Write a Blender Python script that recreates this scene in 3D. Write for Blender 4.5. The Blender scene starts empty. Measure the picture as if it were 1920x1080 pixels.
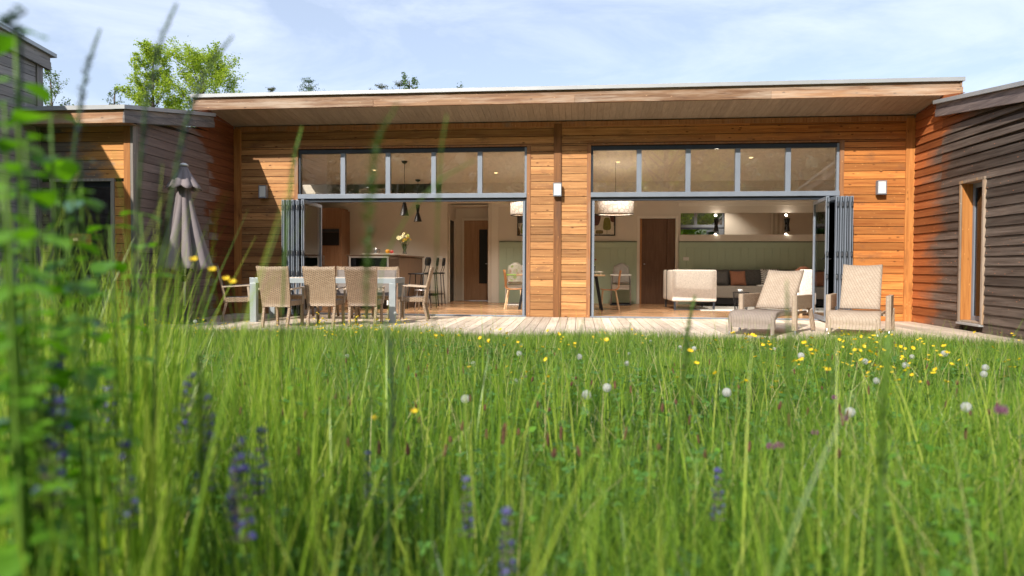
import bpy, math, random
import numpy as np
from mathutils import Vector, Matrix
random.seed(7)
rng = np.random.default_rng(11)
sc = bpy.context.scene
COL = sc.collection
R = math.radians
# ------------------------------------------------------------------ camera
F = 1250.0
YAW = math.atan(126 / F); PITCH = R(1.25); ROLL = R(0.27)
EYE = Vector((0, -13.0, 0.98))
fw = Vector((-math.sin(YAW) * math.cos(PITCH), math.cos(YAW) * math.cos(PITCH), -math.sin(PITCH)))
rt = Vector((math.cos(YAW), math.sin(YAW), 0)); up = rt.cross(fw)
rt2 = rt * math.cos(ROLL) + up * math.sin(ROLL); up2 = up * math.cos(ROLL) - rt * math.sin(ROLL)
SHY = -40 + F * math.tan(PITCH)
cd = bpy.data.cameras.new("camera"); cam = bpy.data.objects.new("camera", cd); COL.objects.link(cam)
cd.sensor_width = 36; cd.lens = 36 * F / 1920; cd.shift_y = SHY / 1920
cd.clip_start = 0.02; cd.clip_end = 3000
cam.matrix_world = Matrix(((rt2.x, up2.x, -fw.x, EYE.x), (rt2.y, up2.y, -fw.y, EYE.y), (rt2.z, up2.z, -fw.z, EYE.z), (0, 0, 0, 1)))
cd.dof.use_dof = True; cd.dof.focus_distance = 8.5; cd.dof.aperture_fstop = 2.4
sc.camera = cam
# ------------------------------------------------------------------ world, sun, exposure
SUN = Vector((0.41, 1.0, -0.79)).normalized()            # direction the light travels
w = bpy.data.worlds.new("World"); sc.world = w; w.use_nodes = True
nt = w.node_tree; nt.nodes.clear()
out = nt.nodes.new("ShaderNodeOutputWorld"); bg = nt.nodes.new("ShaderNodeBackground")
sky = nt.nodes.new("ShaderNodeTexSky"); sky.sky_type = 'NISHITA'; sky.sun_disc = False
sky.sun_elevation = math.asin(-SUN.z); sky.sun_rotation = math.atan2(-SUN.x, -SUN.y) % (2 * math.pi)
sky.air_density = 1.0; sky.dust_density = 1.2; sky.ozone_density = 1.5
tc = nt.nodes.new("ShaderNodeTexCoord"); mp = nt.nodes.new("ShaderNodeMapping")
mp.inputs['Scale'].default_value = (1.6, 3.4, 6.5); mp.inputs['Rotation'].default_value = (0.1, 0.25, 0.5)
nz = nt.nodes.new("ShaderNodeTexNoise"); nz.inputs['Scale'].default_value = 1.5; nz.inputs['Detail'].default_value = 9; nz.inputs['Roughness'].default_value = 0.62; nz.inputs['Distortion'].default_value = 0.6
cr = nt.nodes.new("ShaderNodeValToRGB"); cr.color_ramp.elements[0].position = 0.40; cr.color_ramp.elements[1].position = 0.78
cr.color_ramp.elements[0].color = (0.35, 0.35, 0.35, 1); cr.color_ramp.elements[1].color = (0.8, 0.8, 0.8, 1)
mx = nt.nodes.new("ShaderNodeMix"); mx.data_type = 'RGBA'
mx.inputs[7].default_value = (6.6, 7.2, 8.6, 1)
nt.links.new(tc.outputs['Generated'], mp.inputs[0]); nt.links.new(mp.outputs[0], nz.inputs['Vector']); nt.links.new(nz.outputs[0], cr.inputs[0])
nt.links.new(cr.outputs[0], mx.inputs[0]); nt.links.new(sky.outputs[0], mx.inputs[6]); nt.links.new(mx.outputs[2], bg.inputs[0])
bg.inputs[1].default_value = 0.132
nt.links.new(bg.outputs[0], out.inputs[0])
sl = bpy.data.lights.new("sun", 'SUN'); sl.energy = 4.7; sl.angle = R(0.55); sl.color = (1.0, 0.94, 0.84)
so = bpy.data.objects.new("sun", sl); COL.objects.link(so); so.rotation_euler = SUN.to_track_quat('-Z', 'Y').to_euler(); so.location = (-8, -20, 16)
sc.view_settings.view_transform = 'Standard'; sc.view_settings.look = 'None'; sc.view_settings.exposure = 0.36; sc.view_settings.gamma = 1
sc.cycles.max_bounces = 10; sc.cycles.diffuse_bounces = 5; sc.cycles.transparent_max_bounces = 16; sc.cycles.glossy_bounces = 4

# ------------------------------------------------------------------ materials
def NM(name):
    m = bpy.data.materials.new(name); m.use_nodes = True
    t = m.node_tree; b = t.nodes["Principled BSDF"]
    return m, t, b
def node(t, typ, ins=None, **kw):
    n = t.nodes.new(typ)
    for k, v in kw.items(): setattr(n, k, v)
    for k, v in (ins or {}).items():
        if hasattr(v, 'links'): t.links.new(v, n.inputs[k])
        else: n.inputs[k].default_value = v
    return n
def math_n(t, op, a, b=0.0, c=0.0, clamp=False):
    n = node(t, "ShaderNodeMath", operation=op, use_clamp=clamp)
    for i, v in enumerate((a, b, c)):
        if hasattr(v, 'links'): t.links.new(v, n.inputs[i])
        else: n.inputs[i].default_value = v
    return n.outputs[0]
def mixc(t, f, a, b, blend='MIX'):
    n = node(t, "ShaderNodeMix", data_type='RGBA', blend_type=blend)
    for i, v in ((0, f), (6, a), (7, b)):
        if hasattr(v, 'links'): t.links.new(v, n.inputs[i])
        else: n.inputs[i].default_value = v if i == 0 else (*v, 1)
    return n.outputs[2]
def ramp(t, f, stops):
    n = node(t, "ShaderNodeValToRGB"); e = n.color_ramp.elements
    while len(e) < len(stops): e.new(0.5)
    for i, (p, c) in enumerate(stops):
        e[i].position = p; e[i].color = (*c, 1) if len(c) == 3 else c
    t.links.new(f, n.inputs[0]); return n.outputs[0]
def coords(t, scale=(1, 1, 1), rnd=True):
    tc = node(t, "ShaderNodeTexCoord"); v = tc.outputs['Object']
    if rnd:
        at = node(t, "ShaderNodeAttribute", attribute_name="rnd")
        m = math_n(t, 'MULTIPLY', at.outputs['Fac'], 37.0)
        cb = node(t, "ShaderNodeCombineXYZ", {0: m, 1: m, 2: m})
        v = node(t, "ShaderNodeVectorMath", {0: v, 1: cb.outputs[0]}, operation='ADD').outputs[0]
    return node(t, "ShaderNodeMapping", {'Vector': v, 'Scale': scale}).outputs[0]
def rndout(t): return node(t, "ShaderNodeAttribute", attribute_name="rnd").outputs['Fac']
def noise(t, v, s=1, d=4, r=0.5, dist=0):
    return node(t, "ShaderNodeTexNoise", {'Vector': v, 'Scale': s, 'Detail': d, 'Roughness': r, 'Distortion': dist}).outputs[0]
def bump(t, b, h, s=0.3, d=0.01):
    n = node(t, "ShaderNodeBump", {'Height': h, 'Strength': s, 'Distance': d}); t.links.new(n.outputs[0], b.inputs['Normal'])
def plain(name, c, rough=0.5, metal=0.0, var=0.12, scale=6.0, bmp=0.0, spec=0.5):
    m, t, b = NM(name)
    v = coords(t, rnd=False); n = noise(t, v, scale, 5, 0.6)
    hi = tuple(min(1, x * (1 + var)) for x in c); lo = tuple(x * (1 - var) for x in c)
    t.links.new(ramp(t, n, [(0.3, lo), (0.7, hi)]), b.inputs['Base Color'])
    b.inputs['Roughness'].default_value = rough; b.inputs['Metallic'].default_value = metal; b.inputs['Specular IOR Level'].default_value = spec
    if bmp: bump(t, b, noise(t, v, scale * 12, 4), bmp, 0.003)
    return m
def emit(name, c, s):
    m = bpy.data.materials.new(name); m.use_nodes = True; t = m.node_tree; t.nodes.clear()
    e = node(t, "ShaderNodeEmission", {0: (*c, 1), 1: s}); o = node(t, "ShaderNodeOutputMaterial"); t.links.new(e.outputs[0], o.inputs[0]); return m
def wood(name, c1, c2, grain='h', knots=0.6, weather=None, rough=0.55, vary=0.35, stain=None, grey=None):
    """c1 dark grain, c2 light grain; weather = (axis, start, width, dark, light, dirt)"""
    m, t, b = NM(name)
    gs = {'h': (1.3, 1.3, 26), 'v': (24, 24, 1.2), 'y': (26, 1.2, 26), 'x': (1.2, 26, 26)}[grain]
    ks = {'h': (5.5, 5.5, 13), 'v': (13, 13, 5.5), 'y': (13, 5.5, 13), 'x': (5.5, 13, 13)}[grain]
    v = coords(t, gs); g = noise(t, v, 1.0, 6, 0.65, 0.5)
    col = ramp(t, g, [(0.30, c1), (0.52, tuple((a * 0.4 + d * 0.6) for a, d in zip(c1, c2))), (0.72, c2)])
    rn = rndout(t)
    br = math_n(t, 'MULTIPLY_ADD', rn, vary * 2, 1 - vary)
    if weather:
        ax, st, wd, wc1, wc2 = weather[:5]
        wg = noise(t, coords(t, tuple(s * 0.8 for s in gs)), 1.0, 7, 0.7, 0.3)
        wcol = ramp(t, wg, [(0.3, wc1), (0.62, tuple((a + d) / 2 for a, d in zip(wc1, wc2))), (0.8, wc2)])
        sep = node(t, "ShaderNodeSeparateXYZ", {0: node(t, "ShaderNodeTexCoord").outputs['Object']})
        big = noise(t, coords(t, (1.1, 1.1, 2.6), rnd=False), 1.3, 4, 0.6)
        fine = noise(t, coords(t, (3, 3, 9)), 1.0, 4, 0.65)
        p = math_n(t, 'SUBTRACT', st, sep.outputs[ax])
        p = math_n(t, 'MULTIPLY_ADD', big, weather[5] if len(weather) > 5 else 1.3, p)
        p = math_n(t, 'MULTIPLY_ADD', fine, 0.6, p)
        p = math_n(t, 'MULTIPLY_ADD', rn, 0.45 if ax == 1 else 0.8, p)
        if len(weather) > 6:      # sheltered strip just under the eave stays coloured
            p = math_n(t, 'MULTIPLY_ADD', math_n(t, 'MAXIMUM', math_n(t, 'SUBTRACT', sep.outputs[2], weather[6]), 0.0), -2.2, p)
        f = math_n(t, 'DIVIDE', p, wd, clamp=True)
        col = mixc(t, f, col, wcol)
    col = mixc(t, 1.0, col, node(t, "ShaderNodeCombineColor", {0: br, 1: br, 2: br}).outputs[0], 'MULTIPLY')
    if knots:
        vo = node(t, "ShaderNodeTexVoronoi", {'Vector': coords(t, ks), 'Scale': 0.62, 'Randomness': 1.0})
        kn = ramp(t, vo.outputs['Distance'], [(0.05, (1, 1, 1)), (0.13, (0, 0, 0))])
        col = mixc(t, math_n(t, 'MULTIPLY', kn, knots), col, tuple(x * 0.35 for x in c1))
        vo2 = node(t, "ShaderNodeTexVoronoi", {'Vector': coords(t, tuple(x * 1.3 for x in ks)), 'Scale': 0.9, 'Randomness': 1.0})
        fl = ramp(t, vo2.outputs['Distance'], [(0.06, (1, 1, 1)), (0.12, (0, 0, 0))])
        col = mixc(t, math_n(t, 'MULTIPLY', fl, 0.45), col, tuple(min(1, x * 1.9 + 0.05) for x in c2))
    if stain:
        sn = noise(t, coords(t, stain[1], rnd=False), 1.0, 5, 0.65)
        sf = ramp(t, sn, [(stain[2], (0, 0, 0)), (stain[2] + 0.16, (1, 1, 1))])
        col = mixc(t, math_n(t, 'MULTIPLY', sf, stain[3]), col, stain[0])
    t.links.new(col, b.inputs['Base Color']); b.inputs['Roughness'].default_value = rough
    b.inputs['Specular IOR Level'].default_value = 0.35
    bump(t, b, g, 0.35, 0.004)
    return m
def glass(name, tint=(0.9, 0.93, 0.92), base=0.04, rough=0.0, dirt=0.0):
    m = bpy.data.materials.new(name); m.use_nodes = True; t = m.node_tree; t.nodes.clear()
    tr = node(t, "ShaderNodeBsdfTransparent", {0: (*tint, 1)}); gl = node(t, "ShaderNodeBsdfGlossy", {'Roughness': rough, 'Color': (0.95, 0.97, 1, 1)})
    fr = node(t, "ShaderNodeFresnel", {0: 1.5}); f = math_n(t, 'ADD', fr.outputs[0], base, clamp=True)
    ms = node(t, "ShaderNodeMixShader", {0: f, 1: tr.outputs[0], 2: gl.outputs[0]})
    o = node(t, "ShaderNodeOutputMaterial"); last = ms.outputs[0]
    if dirt:
        n = noise(t, coords(t, (5, 5, 5), rnd=False), 2.2, 8, 0.75); d = ramp(t, n, [(0.5, (0, 0, 0)), (0.8, (dirt, dirt, dirt))])
        df = node(t, "ShaderNodeBsdfDiffuse", {0: (0.5, 0.46, 0.4, 1)})
        last = node(t, "ShaderNodeMixShader", {0: d, 1: last, 2: df.outputs[0]}).outputs[0]
    t.links.new(last, o.inputs[0]); return m
def wicker(name, c1, c2, sx=15, sz=30, b_=1.0, mo=0.15, off=0.5):
    m, t, b = NM(name)
    s = node(t, "ShaderNodeSeparateXYZ", {0: node(t, "ShaderNodeTexCoord").outputs['Object']})
    u = math_n(t, 'ADD', s.outputs[0], s.outputs[1])
    cb = node(t, "ShaderNodeCombineXYZ", {0: math_n(t, 'MULTIPLY', u, sx), 1: math_n(t, 'MULTIPLY', s.outputs[2], sz), 2: 0.0})
    bk = node(t, "ShaderNodeTexBrick", {'Vector': cb.outputs[0], 'Scale': 1.0, 'Mortar Size': 0.11, 'Mortar Smooth': 0.6, 'Brick Width': 1.0, 'Row Height': 0.5,
              'Color1': (*c1, 1), 'Color2': (*c2, 1), 'Mortar': (*(x * mo for x in c1), 1)}, offset=off)
    n = noise(t, coords(t, rnd=False), 9, 4)
    col = mixc(t, math_n(t, 'MULTIPLY', n, 0.5), bk.outputs[0], tuple(x * 0.6 for x in c1))
    t.links.new(col, b.inputs['Base Color']); b.inputs['Roughness'].default_value = 0.55
    bump(t, b, math_n(t, 'SUBTRACT', 1.0, bk.outputs['Fac']), b_, 0.004); return m
def leafmat(name, c1, c2, trans=0.35, rough=0.45, tcol=None, scale=3.0):
    m = bpy.data.materials.new(name); m.use_nodes = True; t = m.node_tree; t.nodes.clear()
    n = noise(t, coords(t, rnd=False), scale, 3); rn = rndout(t)
    f = math_n(t, 'MULTIPLY_ADD', n, 0.5, math_n(t, 'MULTIPLY', rn, 0.7), clamp=True)
    col = ramp(t, f, [(0.15, c1), (0.85, c2)])
    p = node(t, "ShaderNodeBsdfPrincipled", {'Base Color': col, 'Roughness': rough, 'Specular IOR Level': 0.35})
    tcl = mixc(t, 1.0, col, tcol or (1.7, 1.5, 0.5), 'MULTIPLY')
    tl = node(t, "ShaderNodeBsdfTranslucent", {0: tcl})
    ms = node(t, "ShaderNodeMixShader", {0: trans, 1: p.outputs[0], 2: tl.outputs[0]})
    o = node(t, "ShaderNodeOutputMaterial"); t.links.new(ms.outputs[0], o.inputs[0]); return m

CW1, CW2 = (0.09, 0.075, 0.075), (0.36, 0.31, 0.28)      # grey weathered timber
M = {}
M['cedar'] = wood("cedar_siding", (0.34, 0.10, 0.022), (0.62, 0.245, 0.062), knots=0.9, weather=(0, 2.6, 3.0, (0.28, 0.11, 0.034), (0.74, 0.41, 0.165), 0.5), stain=((0.15, 0.075, 0.045), (1.8, 1.8, 4.5), 0.54, 0.55))
M['cedar_post'] = wood("cedar_post", (0.34, 0.12, 0.028), (0.58, 0.25, 0.07), 'v', stain=((0.11, 0.045, 0.02), (2, 2, 0.7), 0.55, 0.65))
M['post_dark'] = wood("stained_post", (0.17, 0.065, 0.022), (0.40, 0.17, 0.055), 'v', stain=((0.05, 0.03, 0.025), (2.5, 2.5, 0.6), 0.5, 0.8))
M['cedar_trim'] = wood("cedar_trim", (0.32, 0.12, 0.045), (0.5, 0.24, 0.10), 'v', stain=((0.3, 0.22, 0.17), (3, 3, 1.2), 0.52, 0.6))
M['fascia'] = wood("fascia_board", (0.18, 0.08, 0.04), (0.44, 0.25, 0.13), 'h', 0.9, stain=((0.56, 0.45, 0.35), (0.5, 0.5, 6), 0.49, 0.6))
M['right'] = wood("charred_siding", (0.24, 0.062, 0.018), (0.42, 0.14, 0.045), weather=(1, -1.55, 0.55, (0.028, 0.019, 0.015), (0.26, 0.205, 0.17), 1.0, 3.1), vary=0.4, knots=0.35)
M['left'] = wood("aged_shaded_siding", (0.12, 0.032, 0.012), (0.24, 0.08, 0.03), weather=(1, -1.5, 0.16, (0.13, 0.09, 0.08), (0.36, 0.27, 0.235), 0.35, 3.15), vary=0.2, knots=0.3)  # dark inner end carries eave shade in its colour, next to real weathering
M['front'] = wood("patchy_siding", (0.46, 0.18, 0.045), (0.66, 0.33, 0.10), weather=(0, -9.25, 0.4, (0.14, 0.10, 0.08), (0.36, 0.30, 0.25), 1.7), vary=0.2)
M['grey'] = wood("grey_siding", (0.19, 0.165, 0.155), (0.42, 0.37, 0.34), 'h', 0.4, vary=0.18)
M['greyfascia'] = wood("grey_fascia", (0.13, 0.115, 0.115), (0.36, 0.32, 0.30), 'h', 0.4, stain=((0.42, 0.34, 0.27), (0.6, 0.6, 4), 0.56, 0.5))
M['darkfascia'] = wood("dark_fascia", (0.06, 0.045, 0.045), (0.24, 0.19, 0.175), 'h', 0.3)
M['greypost'] = wood("grey_post", (0.20, 0.17, 0.155), (0.44, 0.38, 0.33), 'v', 0.3)
M['deck'] = wood("deck_board", (0.50, 0.40, 0.30), (0.78, 0.66, 0.53), 'y', 0.35, vary=0.2, rough=0.75, stain=((0.30, 0.24, 0.18), (1.6, 0.9, 1), 0.5, 0.5))
M['back'] = plain("shadow_gap", (0.035, 0.02, 0.012), 0.9)
M['soffit'] = wood("soffit_board", (0.30, 0.225, 0.16), (0.41, 0.315, 0.23), 'y', 0.15, vary=0.08)
M['zinc'] = plain("zinc_edge", (0.42, 0.43, 0.44), 0.45, 0.3, 0.08, 2)
M['alu'] = plain("grey_aluminium", (0.23, 0.26, 0.31), 0.38, 0.15, 0.08, 3)
M['aludark'] = plain("dark_aluminium", (0.035, 0.042, 0.055), 0.4, 0.2)
M['black'] = plain("black_metal", (0.012, 0.012, 0.014), 0.4, 0.3)
M['steel'] = plain("brushed_steel", (0.5, 0.5, 0.52), 0.28, 0.9)
M['wall'] = plain("beige_plaster", (0.66, 0.60, 0.52), 0.85, 0, 0.03, 2)
M['ceil'] = plain("cream_ceiling", (0.74, 0.69, 0.61), 0.85, 0, 0.02, 2)
M['white'] = plain("white_paint", (0.75, 0.74, 0.71), 0.45, 0, 0.03)
M['sage'] = plain("sage_panelling", (0.42, 0.51, 0.38), 0.55, 0, 0.04, 2)
M['sagecap'] = plain("sage_rail", (0.16, 0.18, 0.13), 0.6)
M['parquet'] = wood("parquet", (0.24, 0.12, 0.06), (0.46, 0.28, 0.15), 'x', 0.2, vary=0.4, rough=0.25)
M['oak'] = wood("oak_veneer", (0.30, 0.17, 0.095), (0.42, 0.26, 0.155), 'v', 0.1, vary=0.05)
M['walnut'] = wood("walnut_door", (0.10, 0.05, 0.03), (0.19, 0.105, 0.065), 'v', 0.1, vary=0.05)
M['cabinet'] = wood("cabinet_front", (0.24, 0.12, 0.06), (0.33, 0.18, 0.10), 'v', 0.1, vary=0.05)
M['chairwood'] = wood("bent_plywood", (0.42, 0.17, 0.06), (0.60, 0.29, 0.12), 'v', 0.1, vary=0.05, rough=0.35)
M['legwood'] = wood("pale_leg_wood", (0.50, 0.33, 0.18), (0.72, 0.52, 0.32), 'v', 0.1, vary=0.05)
M['teak'] = wood("table_teak", (0.42, 0.27, 0.16), (0.62, 0.45, 0.30), 'x', 0.2, vary=0.12)
M['glass'] = glass("window_glass", (0.94, 0.93, 0.90), 0.055, dirt=0.14)
M['doorglass'] = glass("door_glass", (0.86, 0.94, 0.93), 0.14)
M['darkglass'] = glass("dark_glass", (0.45, 0.48, 0.52), 0.03)
M['wick'] = wicker("tan_wicker", (0.46, 0.315, 0.20), (0.64, 0.47, 0.32))
M['wickd'] = wicker("shaded_tan_wicker", (0.30, 0.19, 0.12), (0.42, 0.29, 0.19))  # darker tan wicker, shade on a chair back put into the colour
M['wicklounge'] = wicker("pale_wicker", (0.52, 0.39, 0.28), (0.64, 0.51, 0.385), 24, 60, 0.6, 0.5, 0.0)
M['wickshade'] = wicker("shaded_pale_wicker", (0.34, 0.27, 0.22), (0.42, 0.34, 0.28), 24, 60, 0.5, 0.6, 0.0)  # darker copy of the lounge wicker, leg rest shade put into the colour
M['sling'] = plain("taupe_sling", (0.19, 0.16, 0.14), 0.8, 0, 0.1, 20, 0.3)
M['armwood'] = plain("arm_resin_wood", (0.50, 0.39, 0.29), 0.55, 0, 0.15, 9)
M['tablemetal'] = plain("pale_blue_metal", (0.38, 0.42, 0.44), 0.35, 0.25, 0.06)
M['parasol'] = plain("taupe_canvas", (0.215, 0.18, 0.185), 0.85, 0, 0.08, 5, 0.2)
M['boucle'] = plain("boucle_fabric", (0.72, 0.68, 0.63), 0.95, 0, 0.3, 60, 1.0)
M['sofa'] = plain("grey_brown_upholstery", (0.26, 0.225, 0.19), 0.95, 0, 0.2, 50, 0.8)
M['cushgrey'] = plain("charcoal_cushion", (0.10, 0.095, 0.09), 0.95, 0, 0.2, 30, 0.5)
M['cushbrown'] = plain("terracotta_cushion", (0.30, 0.13, 0.075), 0.95, 0, 0.12, 30, 0.5)
M['greenplastic'] = plain("lime_plastic", (0.30, 0.60, 0.07), 0.35, 0, 0.03)
M['petaly'] = leafmat("yellow_petal", (0.80, 0.50, 0.01), (0.90, 0.66, 0.02), 0.2, tcol=(1, 0.9, 0.3))
M['stem'] = leafmat("green_stem", (0.10, 0.19, 0.025), (0.17, 0.30, 0.045), 0.3)
# ------------------------------------------------------------------ mesh helpers
class MB:
    def __init__(s): s.v = []; s.f = []; s.m = []; s.r = []
    def add(s, vs, fs, m=0, r=None):
        o = len(s.v); s.v += [tuple(v) for v in vs]; r = random.random() if r is None else r
        for f in fs: s.f.append([o + i for i in f]); s.m.append(m); s.r.append(r)
        return s
    def box(s, x0, x1, y0, y1, z0, z1, m=0, r=None, T=None):
        vs = [Vector((x, y, z)) for z in (z0, z1) for y in (y0, y1) for x in (x0, x1)]
        if T is not None: vs = [T @ v for v in vs]
        return s.add(vs, [(0, 2, 3, 1), (4, 5, 7, 6), (0, 1, 5, 4), (2, 6, 7, 3), (0, 4, 6, 2), (1, 3, 7, 5)], m, r)
    def bar(s, a, b, w, h, m=0, r=None, up=(0, 0, 1)):
        a = Vector(a); b = Vector(b); d = (b - a).normalized(); u = Vector(up)
        if abs(d.dot(u)) > 0.95: u = Vector((0, 1, 0))
        x = d.cross(u).normalized(); z = x.cross(d).normalized()
        vs = [p + x * i * w / 2 + z * j * h / 2 for p in (a, b) for j in (-1, 1) for i in (-1, 1)]
        return s.add(vs, [(0, 2, 3, 1), (4, 5, 7, 6), (0, 1, 5, 4), (2, 6, 7, 3), (0, 4, 6, 2), (1, 3, 7, 5)], m, r)
    def tube(s, pts, rad, n=8, m=0, r=None, cap=True):
        pts = [Vector(p) for p in pts]; rad = rad if hasattr(rad, '__len__') else [rad] * len(pts)
        vs = []; prev = None
        for i, p in enumerate(pts):
            d = (pts[min(i + 1, len(pts) - 1)] - pts[max(i - 1, 0)]).normalized()
            if prev is None: prev = d.orthogonal().normalized()
            x = (prev - d * prev.dot(d)).normalized(); y = d.cross(x); prev = x
            vs += [p + (x * math.cos(2 * math.pi * k / n) + y * math.sin(2 * math.pi * k / n)) * rad[i] for k in range(n)]
        fs = [(i * n + k, i * n + (k + 1) % n, (i + 1) * n + (k + 1) % n, (i + 1) * n + k) for i in range(len(pts) - 1) for k in range(n)]
        if cap: fs += [tuple(range(n))[::-1], tuple(range((len(pts) - 1) * n, len(pts) * n))]
        return s.add(vs, fs, m, r)
    def lathe(s, prof, c=(0, 0, 0), n=24, m=0, r=None, mod=None):
        vs = []
        for i, (rr, z) in enumerate(prof):
            for k in range(n):
                a = 2 * math.pi * k / n; q = rr * (mod(a, i) if mod else 1)
                vs.append((c[0] + q * math.cos(a), c[1] + q * math.sin(a), c[2] + z))
        fs = [(i * n + k, i * n + (k + 1) % n, (i + 1) * n + (k + 1) % n, (i + 1) * n + k) for i in range(len(prof) - 1) for k in range(n)]
        return s.add(vs, fs, m, r)
    def sheet(s, grid, th, m=0, r=None):
        """grid[i][j] of points -> thickened sheet"""
        ni, nj = len(grid), len(grid[0]); P = [[Vector(p) for p in row] for row in grid]; vs = []
        for sd in (0.5, -0.5):
            for i in range(ni):
                for j in range(nj):
                    a = P[min(i + 1, ni - 1)][j] - P[max(i - 1, 0)][j]; b = P[i][min(j + 1, nj - 1)] - P[i][max(j - 1, 0)]
                    vs.append(P[i][j] + a.cross(b).normalized() * th * sd)
        N = ni * nj; fs = []
        for i in range(ni - 1):
            for j in range(nj - 1):
                q = (i * nj + j, i * nj + j + 1, (i + 1) * nj + j + 1, (i + 1) * nj + j)
                fs += [q, tuple(N + k for k in q[::-1])]
        for i in range(ni - 1):
            for j in (0, nj - 1): a, b = i * nj + j, (i + 1) * nj + j; fs.append((a, b, N + b, N + a))
        for j in range(nj - 1):
            for i in (0, ni - 1): a, b = i * nj + j, i * nj + j + 1; fs.append((a, b, N + b, N + a))
        return s.add(vs, fs, m, r)
    def build(s, name, mats, parent=None, smooth=False, bevel=0, label=None):
        me = bpy.data.meshes.new(name); me.from_pydata(s.v, [], s.f)
        mats = mats if isinstance(mats, (list, tuple)) else [mats]
        for m in mats: me.materials.append(m)
        me.polygons.foreach_set('material_index', s.m)
        a = me.attributes.new("rnd", 'FLOAT', 'FACE'); a.data.foreach_set('value', s.r)
        if smooth: me.polygons.foreach_set('use_smooth', [True] * len(s.f))
        me.update(); o = bpy.data.objects.new(name, me); COL.objects.link(o); o.parent = parent
        if bevel:
            b = o.modifiers.new("bevel", 'BEVEL'); b.width = bevel; b.segments = 2; b.limit_method = 'ANGLE'
        if label: o['label'] = label
        return o
def tag(o, label=None, cat=None, group=None, kind=None):
    for k, v in (('label', label), ('category', cat), ('group', group), ('kind', kind)):
        if v: o[k] = v
    return o
def thing(name, label, cat, loc=(0, 0, 0), rz=0, group=None):
    o = bpy.data.objects.new(name, None); COL.objects.link(o); o.location = loc; o.rotation_euler = (0, 0, R(rz)); o.empty_display_size = 0.1
    return tag(o, label, cat, group)
def dup(root, loc, rz=0, label=None, scale=1.0, tilt=(0, 0)):
    r = root.copy(); COL.objects.link(r); r.location = loc; r.rotation_euler = (R(tilt[0]), R(tilt[1]), R(rz)); r.scale = (scale,) * 3
    if label: r['label'] = label
    for ch in root.children:
        c = ch.copy(); COL.objects.link(c); c.parent = r
        for g in ch.children:
            d = g.copy(); COL.objects.link(d); d.parent = c
    return r
PITCHB = 0.1465
def boards(mb, axis, a0, a1, p, z0, z1, side=-1, th=0.02, gap=0.007, lap=0.0, top=None, joint=0):
    """horizontal boards; axis 'x' runs along x on plane y=p, 'y' runs along y on plane x=p. side: outward direction. top(a) limits height"""
    k = math.floor(z0 / PITCHB)
    while k * PITCHB < z1 - 0.005:
        b0 = max(z0, k * PITCHB) + gap / 2; b1 = min(z1, (k + 1) * PITCHB) - gap / 2; k += 1
        if b1 - b0 < 0.012: continue
        cuts = [a0, a1]
        if joint and a1 - a0 > 2.5: cuts = [a0, a0 + (a1 - a0) * random.uniform(0.25, 0.75), a1]
        for c0, c1 in zip(cuts, cuts[1:]):
            c1 = c1 - (0.002 if c1 != a1 else 0); t0, t1 = b1, b1
            if top:
                t0, t1 = min(b1, top(c0)), min(b1, top(c1))
                if max(t0, t1) <= b0 + 0.01: continue
                e0, e1 = top(c0), top(c1)
                if e0 < b0 + .002 < e1: c0 = c0 + (c1 - c0) * (b0 + .002 - e0) / (e1 - e0); t0 = b0 + .001
                elif e1 < b0 + .002 < e0: c1 = c0 + (c1 - c0) * (e0 - b0 - .002) / (e0 - e1); t1 = b0 + .001
                t0 = max(t0, b0 + 0.001); t1 = max(t1, b0 + 0.001)
            o = side * lap; q = p - side * th
            if axis == 'x': vs = [(c0, p + o, b0), (c1, p + o, b0), (c1, p, t1), (c0, p, t0), (c0, q, b0), (c1, q, b0), (c1, q, t1), (c0, q, t0)]
            else: vs = [(p + o, c0, b0), (p + o, c1, b0), (p, c1, t1), (p, c0, t0), (q, c0, b0), (q, c1, b0), (q, c1, t1), (q, c0, t0)]
            mb.add(vs, [(0, 1, 2, 3), (7, 6, 5, 4), (0, 4, 5, 1), (3, 2, 6, 7), (0, 3, 7, 4), (1, 5, 6, 2)])
def slab(mb, x0, x1, y0, y1, zf, th, m=0, r=None):
    """box between x0..x1,y0..y1 whose top follows zf(y), thickness th"""
    vs = [(x, y, zf(y) - t) for t in (th, 0) for y in (y0, y1) for x in (x0, x1)]
    mb.add(vs, [(0, 2, 3, 1), (4, 5, 7, 6), (0, 1, 5, 4), (2, 6, 7, 3), (0, 4, 6, 2), (1, 3, 7, 5)], m, r)

# ------------------------------------------------------------------ main house
XL, XR = -7.01, 6.13
OL, OR_ = (-5.66, -1.03), (0.21, 4.81)             # the two big openings
ZT = 3.31; ZS = 3.75
house = thing("timber_house", "orange timber house with two wide glazed openings under a long flat eave", "house")
mb = MB()
for a0, a1 in ((-6.86, OL[0] - .075), (OL[1] + .075, -.505), (-.355, OR_[0] - .075), (OR_[1] + .075, 5.97)):
    boards(mb, 'x', a0, a1, 0.0, 0.0, ZT + .02, -1, .022, .010)
for a0, a1 in ((-6.86, -.505), (-.355, 5.97)):
    boards(mb, 'x', a0, a1, 0.0, ZT + .02, ZS, -1, .022, .010, joint=1)
for a0, a1, z0, z1 in ((XL, OL[0], 0, ZS), (OL[1], OR_[0], 0, ZS), (OR_[1], XR, 0, ZS), (OL[0], OL[1], ZT, ZS), (OR_[0], OR_[1], ZT, ZS)):
    mb.box(a0, a1, .0225, .20, z0, z1, 1)
mb.build("siding_wall", [M['cedar'], M['back']], house)
for a, b in ((XL + .0, -6.86), (-.505, -.355), (5.97, XR)):
    MB().box(a, b, -.028, .021, 0, ZS - .002).build("post", M['post_dark'] if a == -.505 else M['cedar_post'], house, bevel=.004)
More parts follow.
